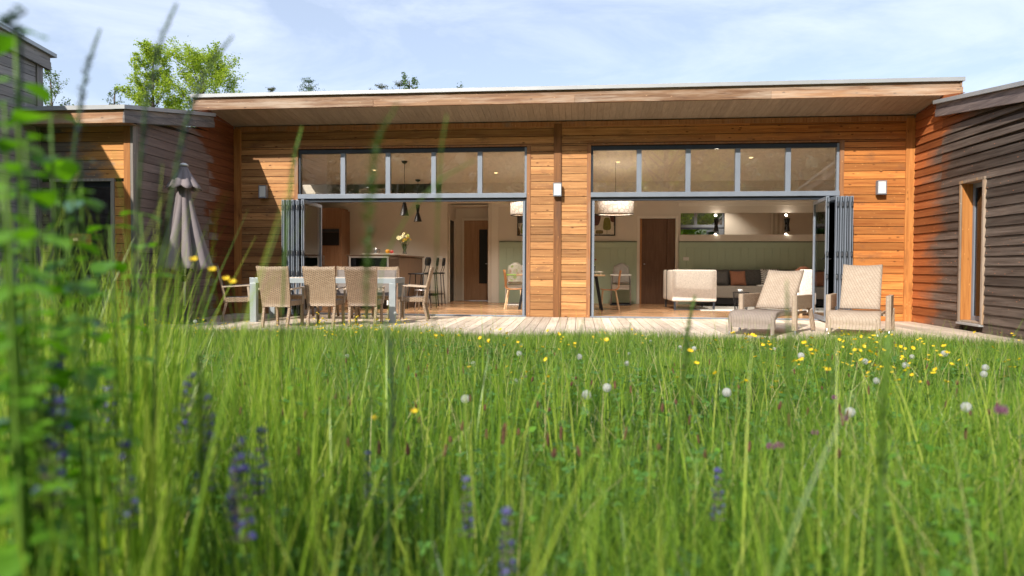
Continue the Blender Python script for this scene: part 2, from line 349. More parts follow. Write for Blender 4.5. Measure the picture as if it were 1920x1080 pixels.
for a, b in ((OL[0] - .075, OL[0]), (OL[1], OL[1] + .075), (OR_[0] - .075, OR_[0]), (OR_[1], OR_[1] + .075)):
    MB().box(a, b, -.012, .16, 0, ZT + .02).build("opening_trim", M['cedar_trim'], house, bevel=.003)
for a, b in (OL, OR_):
    MB().box(a - .075, b + .075, -.012, .16, ZT + .0205, ZT + .05).build("opening_trim", M['cedar_trim'], house)
# roof
SL = 0.131
zf = lambda y: 4.155 - SL * (y + .9)
mb = MB(); slab(mb, -7.28, 6.40, -.90, 12.0, zf, .20); mb.build("roof", M['back'], house)
mb = MB(); mb.box(-7.28, 6.39, -.945, -.901, 4.055, 4.15); n = 6
xs = [-7.28, -5.5, -2.2, .9, 2.9, 4.6, 6.39]
for a, b in zip([-7.28, -3.8, -.1, 3.3], [-3.802, -.102, 3.298, 6.39]): mb.box(a, b, -.965, -.901, 3.92, 4.05)
for x in (-7.2805, 6.3905):
    s_ = -1 if x < 0 else 1
    slab(mb, min(x, x + s_ * .03), max(x, x + s_ * .03), -.96, 12.0, lambda y: zf(y) - .005, .095)
    slab(mb, min(x, x + s_ * .045), max(x, x + s_ * .045), -.96, 12.0, lambda y: zf(y) - .104, .13)
mb.build("fascia", M['fascia'], house, bevel=.004)
mb = MB(); mb.box(-7.34, 6.45, -.995, -.80, 4.1505, 4.215)
for x in (-7.34, 6.38): slab(mb, x, x + .07, -.7995, 12.0, lambda y: zf(y) + .06, .058)
mb.box(-7.27, 6.38, -.7995, 12, 4.10, 4.14); mb.v[-4:] = [(v[0], v[1], v[2]) for v in mb.v[-4:]]
mb.v[-8:] = [(x, y, z) for z, y, x in [(zf(y) + d, y, x) for d in (.002, .02) for y in (-.7995, 12) for x in (-7.27, 6.38)]]
mb.build("roof_edge", M['zinc'], house)
mb = MB(); x = -7.24
while x < 6.36:
    x1 = min(x + .118, 6.36); slab(mb, x, x1 - .004, -.895, .16, lambda y: 3.945 - SL * (y + .9) , .018); x = x1
mb.box(-7.24, 6.36, -.894, .16, 0, .01, 1); mb.v[-8:] = [(x, y, 3.928 + .006 + d - SL * (y + .9) + .012) for d in (0, .008) for y in (-.894, .16) for x in (-7.24, 6.36)]
mb.build("soffit", [M['soffit'], M['back']], house)
MB().box(XL + .02, XR - .02, -.018, -.001, 3.60 + .10, 3.79).build("eave_batten", M['cedar_trim'], house)
# glazing
def opening(a, b, fold_side):
    w_ = (b - a); mb = MB(); dk = 1; y0, y1 = -.004, .10
    mb.box(a + .001, a + .045, y0 + .02, y1, 2.4201, ZT - .001, 1); mb.box(b - .045, b - .001, y0 + .02, y1, 2.4201, ZT - .001)
    mb.box(a + .0455, b - .0455, y0 + .02, y1, ZT - .075, ZT - .001, 1)
    ms = [a + w_ * f for f in (.2, .4, .6, .8)]
    for m_ in ms: mb.box(m_ - .047, m_ + .047, y0 + .012, y1 - .005, 2.4202, ZT - .0755)
    mb.box(a + .001, b - .001, y0 - .02, y1, 2.33, 2.42)
    fr = mb.build("clerestory_frame", [M['alu'], M['aludark']], house, bevel=.003)
    gm = MB(); e = [a + .045] + ms + [b - .045]
    for i in range(5): gm.box(e[i] + .002 + (.046 if i else 0), e[i + 1] - .002 - (.046 if i < 4 else 0), .045, .051, 2.4215, ZT - .0765)
    gm.build("pane", M['glass'], fr)
    mb = MB(); mb.box(a + .001, b - .001, y0 + .03, y1, 2.262, 2.3295, 1)
    mb.box(a + .001, a + .03, y0 + .03, y1, .024, 2.2615, 1); mb.box(b - .03, b - .001, y0 + .03, y1, .024, 2.2615, 1)
    mb.box(a + .031, a + .075, y0 + .012, y1 - .01, .024, 2.2615); mb.box(b - .075, b - .031, y0 + .012, y1 - .01, .024, 2.2615)
    mb.box(a + .001, b - .001, -.045, .12, .004, .023)
    mb.build("door_frame", [M['alu'], M['aludark']], house, bevel=.002)
opening(*OL, 0); opening(*OR_, 1)
def leaf(p0, p1, handle, kind=0):
    p0 = Vector((*p0, 0)); p1 = Vector((*p1, 0)); d = p1 - p0; L = d.length; a = math.atan2(d.y, d.x)
    T = Matrix.Translation((p0.x, p0.y, .028)) @ Matrix.Rotation(a, 4, 'Z'); H = 2.235; t = .026
    mb = MB()
    for x0, x1 in ((0, .062), (L - .062, L)): mb.box(x0, x1, -t, t, 0, H, 0, T=T)
    for z0, z1 in ((0, .075), (H - .062, H)): mb.box(.0625, L - .0625, -t, t, z0, z1, 0, T=T)
    mb.box(-.006, -.0005, -.010, .010, .02, H - .02, 1, T=T)
    for z in (.1, .75, 1.15, H - .2):                     # hinges on the free edge
        mb.box(-.022, -.0065, -.018, .018, z, z + .10, 1, T=T); mb.box(-.028, -.0225, -.006, .006, z + .02, z + .08, 2, T=T)
    fr = mb.build("folding_door", [M['alu'], M['aludark'], M['steel']], house, bevel=.002)
    g = MB().box(.0615, L - .0615, -.006, .006, .0745, H - .0615, 0, T=T); g.build("pane", M['doorglass'], fr)
    if handle:
        h = MB(); hx = .03
        for sy in (-1, 1):
            h.box(hx - .014, hx + .014, sy * .0265 - .004, sy * .0265 + .004, .94, 1.20, 0, T=T)
            h.bar(T @ Vector((hx, sy * .03, 1.12)), T @ Vector((hx, sy * .075, 1.12)), .018, .018); h.bar(T @ Vector((hx, sy * .07, 1.12)), T @ Vector((hx + .12, sy * .07, 1.12)), .016, .02)
        h.build("handle", M['black'], fr)
for i, (xo, xi) in enumerate(((-5.755, -5.60), (-5.655, -5.57), (-5.565, -5.53), (-5.465, -5.495), (-5.335, -5.45))):
    leaf((xo, -.50 if i < 4 else -.55), (xi, .52 if i < 4 else .66), i == 4)
for i, (xo, xi) in enumerate(((4.40, 4.52), (4.555, 4.60), (4.635, 4.64), (4.715, 4.675), (4.80, 4.71))):
    leaf((xo, -.62 if i else -.58), (xi, .45), i == 0)
# wall lamps
def wlamp(x, label):
    t = thing("wall_lamp", label, "wall lamp", (x, 0, 2.34), 0, "wall lamps on the timber front")
    m = MB(); m.box(-.07, .07, -.035, 0, .02, .24); m.box(-.08, .08, -.115, -.0355, .0, .02); m.box(-.08, .08, -.115, -.0355, .24, .255)
    m.box(-.08, -.066, -.115, -.0355, .0205, .2395); m.box(.066, .08, -.115, -.0355, .0205, .2395)
    m.build("housing", M['alu'], t, bevel=.002)
    MB().box(-.0655, .0655, -.110, -.036, .021, .239).build("diffuser", M['white'], t, bevel=.003)
wlamp(-6.36, "grey box wall lamp left of the left opening in the shadow edge"); 
wlamp(-.43, "white fronted box wall lamp on the dark post between the openings"); wlamp(5.52, "box wall lamp on the bright orange boards right of the right opening")
for o in list(COL.objects):
    if o.name.startswith("wall_lamp"): o.location.y = -.031 if abs(o.location.x + .43) < .1 else -.003

# ------------------------------------------------------------------ right wing
RT = lambda y: 3.735 + .144 * y; RTT = lambda y: 3.96 + .131 * y
rw = thing("timber_wing", "dark weathered timber wing on the right with one narrow window", "building")
WY0, WY1, WZ0, WZ1 = -2.17, -1.60, .13, 2.30
mb = MB()
def wtop(y): return (RT(y) + .06) if y < -.95 else 3.95 - SL * (y + .9) - .03
ZW = PITCHB * 16
boards(mb, 'y', -7.5, WY0 - .025, XR, 0, ZW, -1, .022, .006, .020); boards(mb, 'y', WY1 + .025, -.029, XR, 0, ZW, -1, .022, .006, .020)
boards(mb, 'y', -7.5, -.95, XR, ZW, 3.95, -1, .022, .006, .020, wtop); boards(mb, 'y', -.949, -.029, XR, ZW, 3.95, -1, .022, .006, .020, wtop)
mb.box(XR + .0225, XR + .2, -7.5, WY0 - .03, -.2, 2.45, 1); mb.box(XR + .0225, XR + .2, WY1 + .03, .2, -.2, 2.45, 1); mb.box(XR + .0225, XR + .2, -7.5, .2, 2.4505, 2.60, 1)
mb.box(XR + .0225, XR + .2, WY0 - .03, WY1 + .03, -.2, .10, 1)
mb.add([(x, y, z) for x in (XR + .0225, XR + .2) for y, z in ((-7.5, 2.601), (.2, 2.601), (.2, 3.76), (-.95, RT(-.95)), (-7.5, RT(-7.5)))], [(0, 1, 2, 3, 4), (9, 8, 7, 6, 5)], 1)
mb.box(XR + .0225, XR + .2, -7.5, -7.3, -.2, 2.65, 1)
mb.build("siding_wall", [M['right'], M['back']], rw)
MB().box(XR + .4, 12, -7.4, -7.2, -.2, 2.6).box(XR + .4, 12, -.5, -.3, -.2, 3.6).box(XR+.4, 12, -7.2, -.5, -.12, -.1).build("rear_wall", M['back'], rw)
mb = MB(); slab(mb, XR - .08, 12, -8.0, -.92, lambda y: RTT(y) - .03, .19); mb.build("roof", M['back'], rw)
mb = MB(); slab(mb, XR - .10, XR - .0805, -8.0, -.908, lambda y: RTT(y) - .062, .085); slab(mb, XR - .115, XR - .0805, -8.0, -.908, lambda y: RTT(y) - .150, .125)
slab(mb, XR - .08, XR + .02, -8.0, -.92, lambda y: RT(y) + .075, .03)
mb.build("fascia", M['darkfascia'], rw, bevel=.003)
mb = MB(); slab(mb, XR - .15, XR + .1, -8.05, -.905, lambda y: RTT(y) + .005, .062); mb.build("roof_edge", M['zinc'], rw)
# narrow window
mb = MB()
mb.box(XR - .045, XR + .20, WY0 - .045, WY0, WZ0, WZ1 + .04); mb.box(XR - .045, XR + .20, WY1, WY1 + .045, WZ0, WZ1 + .04); mb.box(XR - .05, XR + .20, WY0 - .05, WY1 + .05, WZ1 + .0405, WZ1 + .085)
mb.box(XR - .005, XR + .2, WY0 + .001, WY1 - .001, WZ0 + .001, WZ0 + .03)
M['cream_reveal'] = wood("window_surround", (0.24, 0.17, 0.12), (0.50, 0.39, 0.30), 'v', 0.4, stain=((0.62, 0.32, 0.09), (6, 6, 0.8), 0.56, 0.8))
fr = mb.build("window", M['cream_reveal'], rw, bevel=.003)
MB().box(XR - .02, XR + .134, WY1 - .012, WY1 - .0005, WZ0 + .032, WZ1 + .039).build("reveal", M['cedar_post'], fr)
mb = MB(); x0, x1 = XR + .135, XR + .185
mb.box(x0, x1, WY0 + .001, WY0 + .06, WZ0 + .031, WZ1 + .04); mb.box(x0, x1, WY1 - .06, WY1 - .001, WZ0 + .031, WZ1 + .04); mb.box(x0, x1, WY0 + .0605, WY1 - .0605, WZ1 - .03, WZ1 + .04); mb.box(x0, x1, WY0 + .0605, WY1 - .0605, WZ0 + .031, WZ0 + .10)
mb.build("frame", M['alu'], fr, bevel=.003)
MB().box(XR + .155, XR + .162, WY0 + .061, WY1 - .061, WZ0 + .101, WZ1 - .031).build("pane", M['darkglass'], fr)
MB().box(XR - .07, XR + .134, WY0 - .03, WY1 + .03, WZ0 - .035, WZ0 - .002).build("sill", M['zinc'], fr, bevel=.003)

# ------------------------------------------------------------------ left wing
YF = -3.11; XB = -8.60
LTT = lambda y: 4.02 + .1765 * y; LT = lambda y: 3.763 + .184 * y
lw = thing("timber_wing", "low timber wing on the left with grey side boards and a dark glazed door", "building")
mb = MB()
def ltop(y): return (LT(y) + .06) if y < -.95 else 3.95 - SL * (y + .9) - .03
for a0, a1 in ((YF + .10, -.95), (-.95, -.029)): boards(mb, 'y', a0, a1, XL, -.03, 3.95, 1, .022, .007, .004, ltop)
mb.box(XL - .2, XL - .0225, YF + .03, .2, -.2, 3.15, 1)
mb.add([(x, y, z) for x in (XL - .2, XL - .0225) for y, z in ((YF + .03, 3.151), (.2, 3.151), (.2, 3.76), (-.95, LT(-.95)), (YF + .03, LT(YF)))], [(0, 1, 2, 3, 4), (9, 8, 7, 6, 5)], 1)
mb.build("siding_wall", [M['left'], M['back']], lw)
DX0, DX1, DZ = -8.36, -7.38, 2.30
mb = MB()
boards(mb, 'x', XB + .001, DX0 - .06, YF, -.03, DZ, -1, .022, .010); boards(mb, 'x', DX1 + .06, XL - .14, YF, -.03, DZ, -1, .022, .010); boards(mb, 'x', XB + .001, XL - .14, YF, DZ + .03, 3.30, -1, .022, .010)
mb.box(XB + .001, DX0 - .06, YF + .0225, YF + .2, -.2, DZ, 1); mb.box(DX1 + .06, XL - .201, YF + .0225, YF + .2, -.2, DZ, 1); mb.box(XB + .001, XL - .201, YF + .0225, YF + .2, DZ + .0005, 3.2, 1)
mb.build("siding_wall", [M['front'], M['back']], lw)
MB().box(XL - .139, XL - .03, YF - .025, YF + .02, -.03, 3.25).build("post", M['cedar_post'], lw, bevel=.004)
MB().box(XL - .0295, XL + .018, YF - .022, YF + .099, -.03, 3.2).build("post", M['greypost'], lw, bevel=.004, label="grey corner board")
mb = MB(); mb.box(DX0 - .06, DX0, YF - .02, YF + .15, 0, DZ); mb.box(DX1, DX1 + .06, YF - .02, YF + .15, 0, DZ); mb.box(DX0 - .06, DX1 + .06, YF - .022, YF + .15, DZ + .0005, DZ + .045)
dw = mb.build("glazed_door", M['greypost'], lw, bevel=.003)
mb = MB(); mb.box(DX0 + .001, DX0 + .06, YF + .05, YF + .1, .03, DZ - .001); mb.box(DX1 - .05, DX1 - .001, YF + .05, YF + .1, .03, DZ - .001); mb.box(DX0 + .0605, DX1 - .0505, YF + .05, YF + .1, DZ - .08, DZ - .001); mb.box(DX0 + .001, DX1 - .001, YF + .02, YF + .12, .0, .029)
mb.build("frame", M['aludark'], dw)
MB().box(DX0 + .061, DX1 - .051, YF + .07, YF + .078, .0295, DZ - .081).build("pane", M['darkglass'], dw)
MB().box(-11.5, XL - .21, YF + .21, 0, -.02, -.0).box(-11.5, XL - .21, -1.2, -1.1, 0, 3.2).box(-11.5, XL - .21, YF + .21, -1.2, 2.7, 2.75).box(-11.6, -11.5, YF, 0, -.1, 3).box(-11.5, XB - .01, YF + .10, YF + .20, 0, 3).build("room_lining", M['walnut'], lw)
mb = MB(); slab(mb, -12, XL + .08, YF - .30, -.9, lambda y: LTT(y) - .03, .19); mb.build("roof", M['back'], lw)
mb = MB(); slab(mb, XL + .0805, XL + .10, YF - .33, -.93, lambda y: LTT(y) - .064, .09); slab(mb, XL + .0805, XL + .115, YF - .345, -.93, lambda y: LTT(y) - .157, .11)
slab(mb, XL - .05, XL + .08, YF - .05, -.98, lambda y: LT(y) + .06, .02)
mb.build("fascia", M['greyfascia'], lw, bevel=.003)
zc = LTT(YF - .345)
MB().box(XB - .2, XL + .085, YF - .33, YF - .301, zc - .15, zc - .062).box(XB - .2, XL + .085, YF - .345, YF - .301, zc - .265, zc - .153).box(XB - .2, XL + .07, YF - .30, YF, zc - .245, zc - .225).build("fascia", M['fascia'], lw, bevel=.003)
mb = MB(); slab(mb, XL - .05, XL + .14, YF - .38, -.93, lambda y: LTT(y) + .005, .062); mb.box(XB - .22, XL - .0505, YF - .38, YF - .2, zc - .065, zc + .0)
mb.build("roof_edge", M['zinc'], lw)

# ------------------------------------------------------------------ tall building at the far left
tb = thing("tall_timber_building", "taller grey timber building at the left edge behind leaves", "building")
TT = lambda y: 4.42 + .12 * (-2.95 - y)
mb = MB(); boards(mb, 'y', -9.0, YF - .06, XB, -.03, 5.2, 1, .022, .007, .004, lambda y: TT(y) - .2); mb.box(XB - .2, XB - .0225, -9.0, YF + .05, -.2, 4.15, 1); mb.box(-13, XB - .2, YF - .1, YF + .05, -.2, 4.1, 1)
mb.build("siding_wall", [M['grey'], M['back']], tb)
MB().box(XB - .05, XB + .025, YF - .055, YF + .06, -.03, 4.2).build("post", M['greypost'], tb, bevel=.004)
mb = MB(); slab(mb, XB - .001, XB + .05, -9.0, YF + .18, lambda y: TT(y) - .062, .10); slab(mb, XB - .001, XB + .065, -9.0, YF + .18, lambda y: TT(y) - .166, .13); mb.build("fascia", M['grey'], tb, bevel=.003)
mb = MB(); slab(mb, -13, XB + .10, -9.1, YF + .26, TT, .06); mb.build("roof_edge", M['zinc'], tb)
mb = MB(); slab(mb, -13, XB - .002, -9.0, YF + .16, lambda y: TT(y) - .061, .2); mb.build("roof", M['back'], tb)

# ------------------------------------------------------------------ deck and ground
mb = MB(); x = -8.9
while x < XR - .01:
    x1 = min(x + .158, XR + .02); mb.box(x, x1 - .009, -3.42, -.002, -.028, 0.0); x = x1
mb.box(-8.9, XR, -3.40, -.01, -.10, -.0285, 1)
mb.box(-8.9, XR, -3.445, -3.425, -.14, -.002)
tag(mb.build("deck", [M['deck'], M['back']], None, bevel=.0), kind='structure')
def gz(x, y):
    s = np.clip((-3.35 - np.asarray(y, float)), -2, 11)
    return -.10 + .047 * np.maximum(s, 0) + .018 * np.sin(np.asarray(x) * 1.7 + 1) * np.cos(np.asarray(y) * 1.3) * np.clip(s, 0, 1)
def axis_(a, b, n, far):
    return np.concatenate([[-far, -far / 4, a - 12], np.linspace(a, b, n), [b + 12, far / 4, far]])
gx = axis_(-14, 14, 90, 260); gy = np.concatenate([[-260, -90, -40, -24], np.linspace(-17, -2, 70), [0, 6, 20, 60, 260]])
X, Y = np.meshgrid(gx, gy, indexing='ij'); Z = gz(X, Y); Z[Y > -3.2] = -.13
nj = len(gy); V = np.stack([X, Y, Z], -1).reshape(-1, 3)
mb = MB(); mb.v = [tuple(v) for v in V.tolist()]
for i in range(len(gx) - 1):
    for j in range(nj - 1): mb.f.append((i * nj + j, (i + 1) * nj + j, (i + 1) * nj + j + 1, i * nj + j + 1)); mb.m.append(0); mb.r.append(.5)
m, t, b = NM("meadow_soil"); v = coords(t, rnd=False)
t.links.new(ramp(t, noise(t, v, 5, 8, .7), [(.3, (.03, .045, .012)), (.55, (.06, .10, .022)), (.75, (.10, .13, .04))]), b.inputs['Base Color']); b.inputs['Roughness'].default_value = 1; bump(t, b, noise(t, v, 40, 6), 1, .03)
tag(mb.build("ground", m), kind='structure')
# ------------------------------------------------------------------ inside the house (parts of the house)
IX0, IX1, YB = -7.9, 8.0, 5.05
MB().box(IX0, IX1, .13, 6.3, -.02, .0, 0)
mb = MB(); y = .105; k = 0
while y < 5.9:                                     # parquet strips
    x = IX0 + (k % 2) * .5
    while x < IX1 - .1:
        x1 = min(x + 1.1, IX1); mb.box(x, x1 - .003, y, y + .137, -.02, .004); x = x1
    y += .14; k += 1
tag(mb.build("floor", M['parquet']), kind='structure')
bpy.data.objects.remove(bpy.data.objects.get("Mesh"), do_unlink=True) if bpy.data.objects.get("Mesh") else None
CZ = lambda y: 3.72 - .17 * y
mb = MB(); slab(mb, IX0, IX1, .20, 3.75, CZ, .05); slab(mb, IX0, IX1, 3.7505, 6.4, lambda y: 2.80, .03)
mb.v = [(x, y, z + (.05 if y < 3.751 else .03)) for x, y, z in mb.v]
mb.build("ceiling", M['ceil'], house)
mb = MB(); mb.box(-3.5, IX1, 3.70, 3.75, 2.62, 3.2); mb.box(-3.5, IX1, 3.7505, 4.15, 2.62, 2.66); mb.box(-3.5, IX1, 4.151, 4.19, 2.62, 2.80)
mb.build("bulkhead", M['wall'], house)
mb = MB()
mb.box(-2.38, 1.60, YB, YB + .1, 0, 2.82); mb.box(2.53, IX1, YB, YB + .1, 0, 2.82); mb.box(1.6005, 2.5295, YB, YB + .1, 2.28, 2.82)
mb.box(-2.48, -2.3805, YB, 5.9, 0, 2.82)                       # corridor side
mb.box(-7.9, -3.52, 4.60, 4.68, 0, 3.3); mb.box(-3.60, -3.52, 4.6805, 4.90, 0, 2.82); mb.box(-3.60, -3.52, 4.9, 5.6, 2.26, 2.82); mb.box(-3.60, -3.52, 5.6005, 5.80, 0, 2.82)
mb.box(-3.70, -3.33, 5.801, 5.9, 0, 2.82); mb.box(-3.329, -2.44, 5.801, 5.9, 2.29, 2.82)
mb.box(-7.92, -7.85, .2, 4.6, 0, 3.75); mb.box(IX1 - .05, IX1 + .05, .2, YB, 0, 3.75)
mb.box(-3.5195, -2.48, 5.0, 5.8, 2.63, 2.66)
for a0, a1, z0, z1 in ((IX0, OL[0], 0, 3.7), (OL[1], OR_[0], 0, 3.7), (OR_[1], IX1, 0, 3.7), (OL[0], OL[1], ZT + .02, 3.7), (OR_[0], OR_[1], ZT + .02, 3.7)):
    mb.box(a0, a1, .2005, .23, z0, z1)
mb.build("inner_wall", M['wall'], house)
# white lining and skirting
mb = MB()
for a, b in ((-2.38, 1.52), (2.61, IX1 - .06)): mb.box(a, b, YB - .045, YB - .001, 2.60, 2.70)
mb.box(1.53, 1.6, YB - .02, YB + .05, 0, 2.28); mb.box(2.53, 2.60, YB - .02, YB + .05, 0, 2.28); mb.box(1.53, 2.60, YB - .02, YB + .05, 2.2805, 2.35)
mb.box(-3.33, -3.27, 5.75, 5.8, 0, 2.29); mb.box(-3.33, -2.44, 5.75, 5.8, 2.2905, 2.35); mb.box(-3.95, -3.521, 4.585, 4.5995, 0, .12); mb.box(-6.4, -3.955, 4.585, 4.5995, 0, .12)
mb.box(-3.519, -3.50, 4.84, 4.90, 0, 2.30); mb.box(-3.519, -3.50, 5.60, 5.66, 0, 2.30); mb.box(-2.379, -2.20, YB - .015, YB - .0005, 0, 2.6)
mb.build("door_casing", M['ceil'], house, bevel=.003)
def wains(a, b):
    mb = MB(); x = a
    while x < b - .02:
        x1 = min(x + .2, b); mb.box(x, x1 - .006, YB - .025, YB - .001, 0.0, 1.50); x = x1
    mb.box(a, b, YB - .012, YB - .0005, 0, 1.51); mb.box(a, b, YB - .04, YB - .001, 1.5005, 1.645); mb.box(a, b, YB - .06, YB - .001, 1.6455, 1.675, 1)
    mb.build("wall_panelling", [M['sage'], M['sagecap']], house, bevel=.002)
wains(-2.17, 1.52); wains(2.62, IX1 - .06)
# doors
d = MB().box(-3.268, -2.50, 5.76, 5.80, .01, 2.285, 0).build("interior_door", M['oak'], house)
MB().box(-2.83, -2.60, 5.745, 5.7595, .50, 2.03).build("glass_strip", M['black'], d)
MB().bar((-2.53, 5.74, 1.06), (-2.53, 5.70, 1.06), .03, .03).bar((-2.53, 5.70, 1.06), (-2.64, 5.70, 1.06), .02, .02).build("handle", M['steel'], d)
MB().box(-3.59, -3.53, 4.91, 5.59, .01, 2.25).build("interior_door", M['black'], house, label="dark door seen edge on")
d = MB().box(1.59, 2.54, YB + .112, YB + .14, 0, 2.4).box(1.66, 2.32, YB + .07, YB + .11, .01, 2.27).box(2.325, 2.525, YB + .03, YB + .07, .01, 2.27).build("sliding_door", M['walnut'], house)
MB().box(1.601, 1.655, YB + .04, YB + .1, 0, 2.28).build("edge", M['chairwood'], d); MB().lathe([(0, 0), (.02, 0), (.02, .03), (0, .03)], (1.73, YB + .04, 1.05), 12).build("handle", M['steel'], d)
# mirror strip with ledge
mm, t, b = NM("mirror_glass"); b.inputs['Metallic'].default_value = 1; b.inputs['Roughness'].default_value = .01; b.inputs['Base Color'].default_value = (.82, .82, .8, 1)
MB().box(2.66, 6.2, YB - .012, YB - .001, 1.85, 2.415).build("mirror", mm, house)
MB().box(2.62, 6.3, YB - .09, YB - .001, 1.676, 1.845).build("ledge", M['wall'], house, bevel=.004)
for x, z in ((2.81, 1.21), (-3.72, 1.21)):
    yy = YB - .026 if x > 0 else 4.5995
    MB().box(x - .075, x + .075, yy - .012, yy, z - .045, z + .045).build("wall_socket", M['white'], house, bevel=.004)
# air grilles high on the bulkhead
for x in (-5.3, -1.35, .95, 4.1):
    m_ = MB(); m_.box(x - .33, x + .33, 3.682, 3.699, 2.84, 2.86); m_.box(x - .33, x + .33, 3.682, 3.699, 2.94, 2.96); m_.box(x - .33, x - .31, 3.682, 3.699, 2.8605, 2.9395); m_.box(x + .31, x + .33, 3.682, 3.699, 2.8605, 2.9395)
    m_.box(x - .309, x + .309, 3.684, 3.695, 2.893, 2.905); m_.build("air_grille", M['ceil'], house)
# ceiling spots (lit)
warm = emit("warm_bulb", (1.0, .70, .34), 3)
i = 0
for x, y in ((-5.0, 1.35), (-4.9, 2.6), (-1.6, 1.2), (.95, 1.25), (.85, 2.2), (3.7, 2.0), (4.55, 1.0), (-2.0, 2.9)):
    z = CZ(y); t_ = thing("ceiling_spot", ["recessed ceiling spot over the kitchen end, nearer the glass", "recessed ceiling spot over the kitchen end, farther back", "recessed ceiling spot behind the rightmost pane of the left window", "upper of two ceiling spots behind the first pane of the right window", "lower of two ceiling spots behind the first pane of the right window", "ceiling spot behind the fourth pane of the right window", "ceiling spot behind the last pane of the right window", "ceiling spot near the corridor in the left bay"][i], "ceiling light", (x, y, z - .002), 0, "recessed ceiling spots"); i += 1
    t_.rotation_euler = (-math.atan(.17), 0, 0)
    MB().lathe([(.045, 0), (.065, 0), (.065, -.008), (.045, -.006)], n=20).build("ring", M['white'], t_, True)
    MB().lathe([(0.0001, -.002), (.044, -.002)], n=20).build("bulb", warm, t_)
def plight(x, y, z, e, r=.05, spot=False, c=(1, .89, .76)):
    l = bpy.data.lights.new("lamp_light", 'SPOT' if spot else 'POINT'); l.energy = e; l.shadow_soft_size = r; l.color = c
    if spot: l.spot_size = R(110); l.spot_blend = .6
    o = bpy.data.objects.new("lamp_light", l); COL.objects.link(o); o.location = (x, y, z); return o
for x, y in ((-5.0, 1.35), (-4.9, 2.6), (-1.6, 1.2), (.95, 1.25), (.85, 2.2), (3.7, 2.0), (4.55, 1.0), (-2.0, 2.9)): plight(x, y, CZ(y) - .03, 165, .04, True)
# wall lamps on the mirror
for x, s_ in ((3.58, "left of two on the mirror strip"), (5.38, "right of two on the mirror strip")):
    t_ = thing("mirror_lamp", "black up and down cylinder lamp, " + s_, "wall lamp", (x, YB - .1, 2.1), 0, "lamps on the mirror strip")
    MB().lathe([(.048, -.17), (.05, -.17), (.026, -.02), (.026, .02), (.05, .17), (.048, .17)], n=20).box(-.02, .02, .02, .087, -.02, .02).build("body", M['black'], t_, True)
    MB().lathe([(0.001, .15), (.04, .15)], n=16).lathe([(.04, -.15), (0.001, -.15)], n=16).build("bulb", warm, t_)
    plight(x, YB - .1, 2.36, 1.0, .03); plight(x, YB - .1, 1.86, .5, .03)
# ------------------------------------------------------------------ kitchen
t_ = thing("kitchen_cabinet", "tall oak kitchen cabinet with a black built in oven", "kitchen cabinet", (-6.75, 4.25, 0))
mb = MB(); mb.box(-.75, -.005, -.32, .33, 0, 2.5); mb.box(0, .50, -.30, .33, 0, 1.50); mb.box(0, .50, -.30, .33, 1.96, 2.5); mb.box(0, .5, -.29, .33, 1.5005, 1.9595); mb.box(.5005, .55, -.30, .33, 0, 2.45)
mb.build("body", M['cabinet'], t_, bevel=.003)
mb = MB(); mb.box(.02, .48, -.315, -.291, 1.52, 1.86); ov = mb.build("oven", M['black'], t_, bevel=.003)
MB().box(.02, .48, -.315, -.291, 1.865, 1.945).build("control_panel", M['aludark'], ov)
MB().bar((.08, -.33, 1.25), (.08, -.33, 1.0), .02, .02).build("handle", M['steel'], t_)
t_ = thing("kitchen_island", "bar height kitchen island with a pale framed glass front", "kitchen island", (-4.6, 2.8, 0))
M['isl'] = plain("island_brown", (.20, .13, .085), .5); M['isltop'] = plain("island_top", (.62, .57, .50), .35)
mb = MB(); mb.box(-.60, .20, -1.05, 1.10, .0, .02); mb.box(.32, .56, -1.08, -.30, 0, 1.19); mb.box(.45, .56, -.295, 1.15, 0, 1.19); mb.box(-.64, -.60, -1.08, 1.1, 0, 1.19); mb.box(-.599, .319, -.5, 1.1, .021, 1.19)
mb.build("body", M['isl'], t_, bevel=.003)
MB().box(-.66, .12, -1.12, 1.15, 1.2, 1.235, 1).box(-.30, .56, -1.13, -.4, 1.2355, 1.262, 0).box(.1205, .60, -1.11, 1.18, 1.2, 1.232, 1).build("worktop", [M['isltop'], M['isl']], t_, bevel=.003)
mb = MB(); mb.box(-.60, -.565, -1.115, -1.085, .55, 1.198); mb.box(.28, .318, -1.115, -1.085, .1, 1.198); mb.box(-.564, .279, -1.115, -1.085, 1.165, 1.198); mb.box(-.564, .279, -1.115, -1.085, .52, .55)
mb.build("frame", M['white'], t_, bevel=.002)
MB().box(-.564, .279, -1.10, -1.095, .551, 1.164).build("glass_front", M['darkglass'], t_)
def onisl(name, lab, cat, x, y, z=1.263): return thing(name, lab, cat, (x, y, z))
def fruit(name, lab, x, r_, mat):
    o = MB().lathe([(.001, 0), (r_ * .6, r_ * .15), (r_ * .95, r_ * .6), (r_, r_), (r_ * .9, r_ * 1.5), (r_ * .5, r_ * 1.85), (.001, r_ * 1.8)], n=18).build(name, mat, None, True); o.location = (x, 1.85, 1.263); tag(o, lab, "fruit")
fruit("orange", "orange fruit on the kitchen island left of the red apple", -4.35, .05, plain("orange_peel", (.85, .33, .02), .45, 0, .08, 20, .2))
fruit("apple", "red apple on the kitchen island beside the orange", -4.255, .042, plain("apple_skin", (.55, .05, .05), .3, 0, .2, 9))
t_ = onisl("coffee_pot", "small shiny grey pot on the pale island top", "pot", -4.62, 1.85)
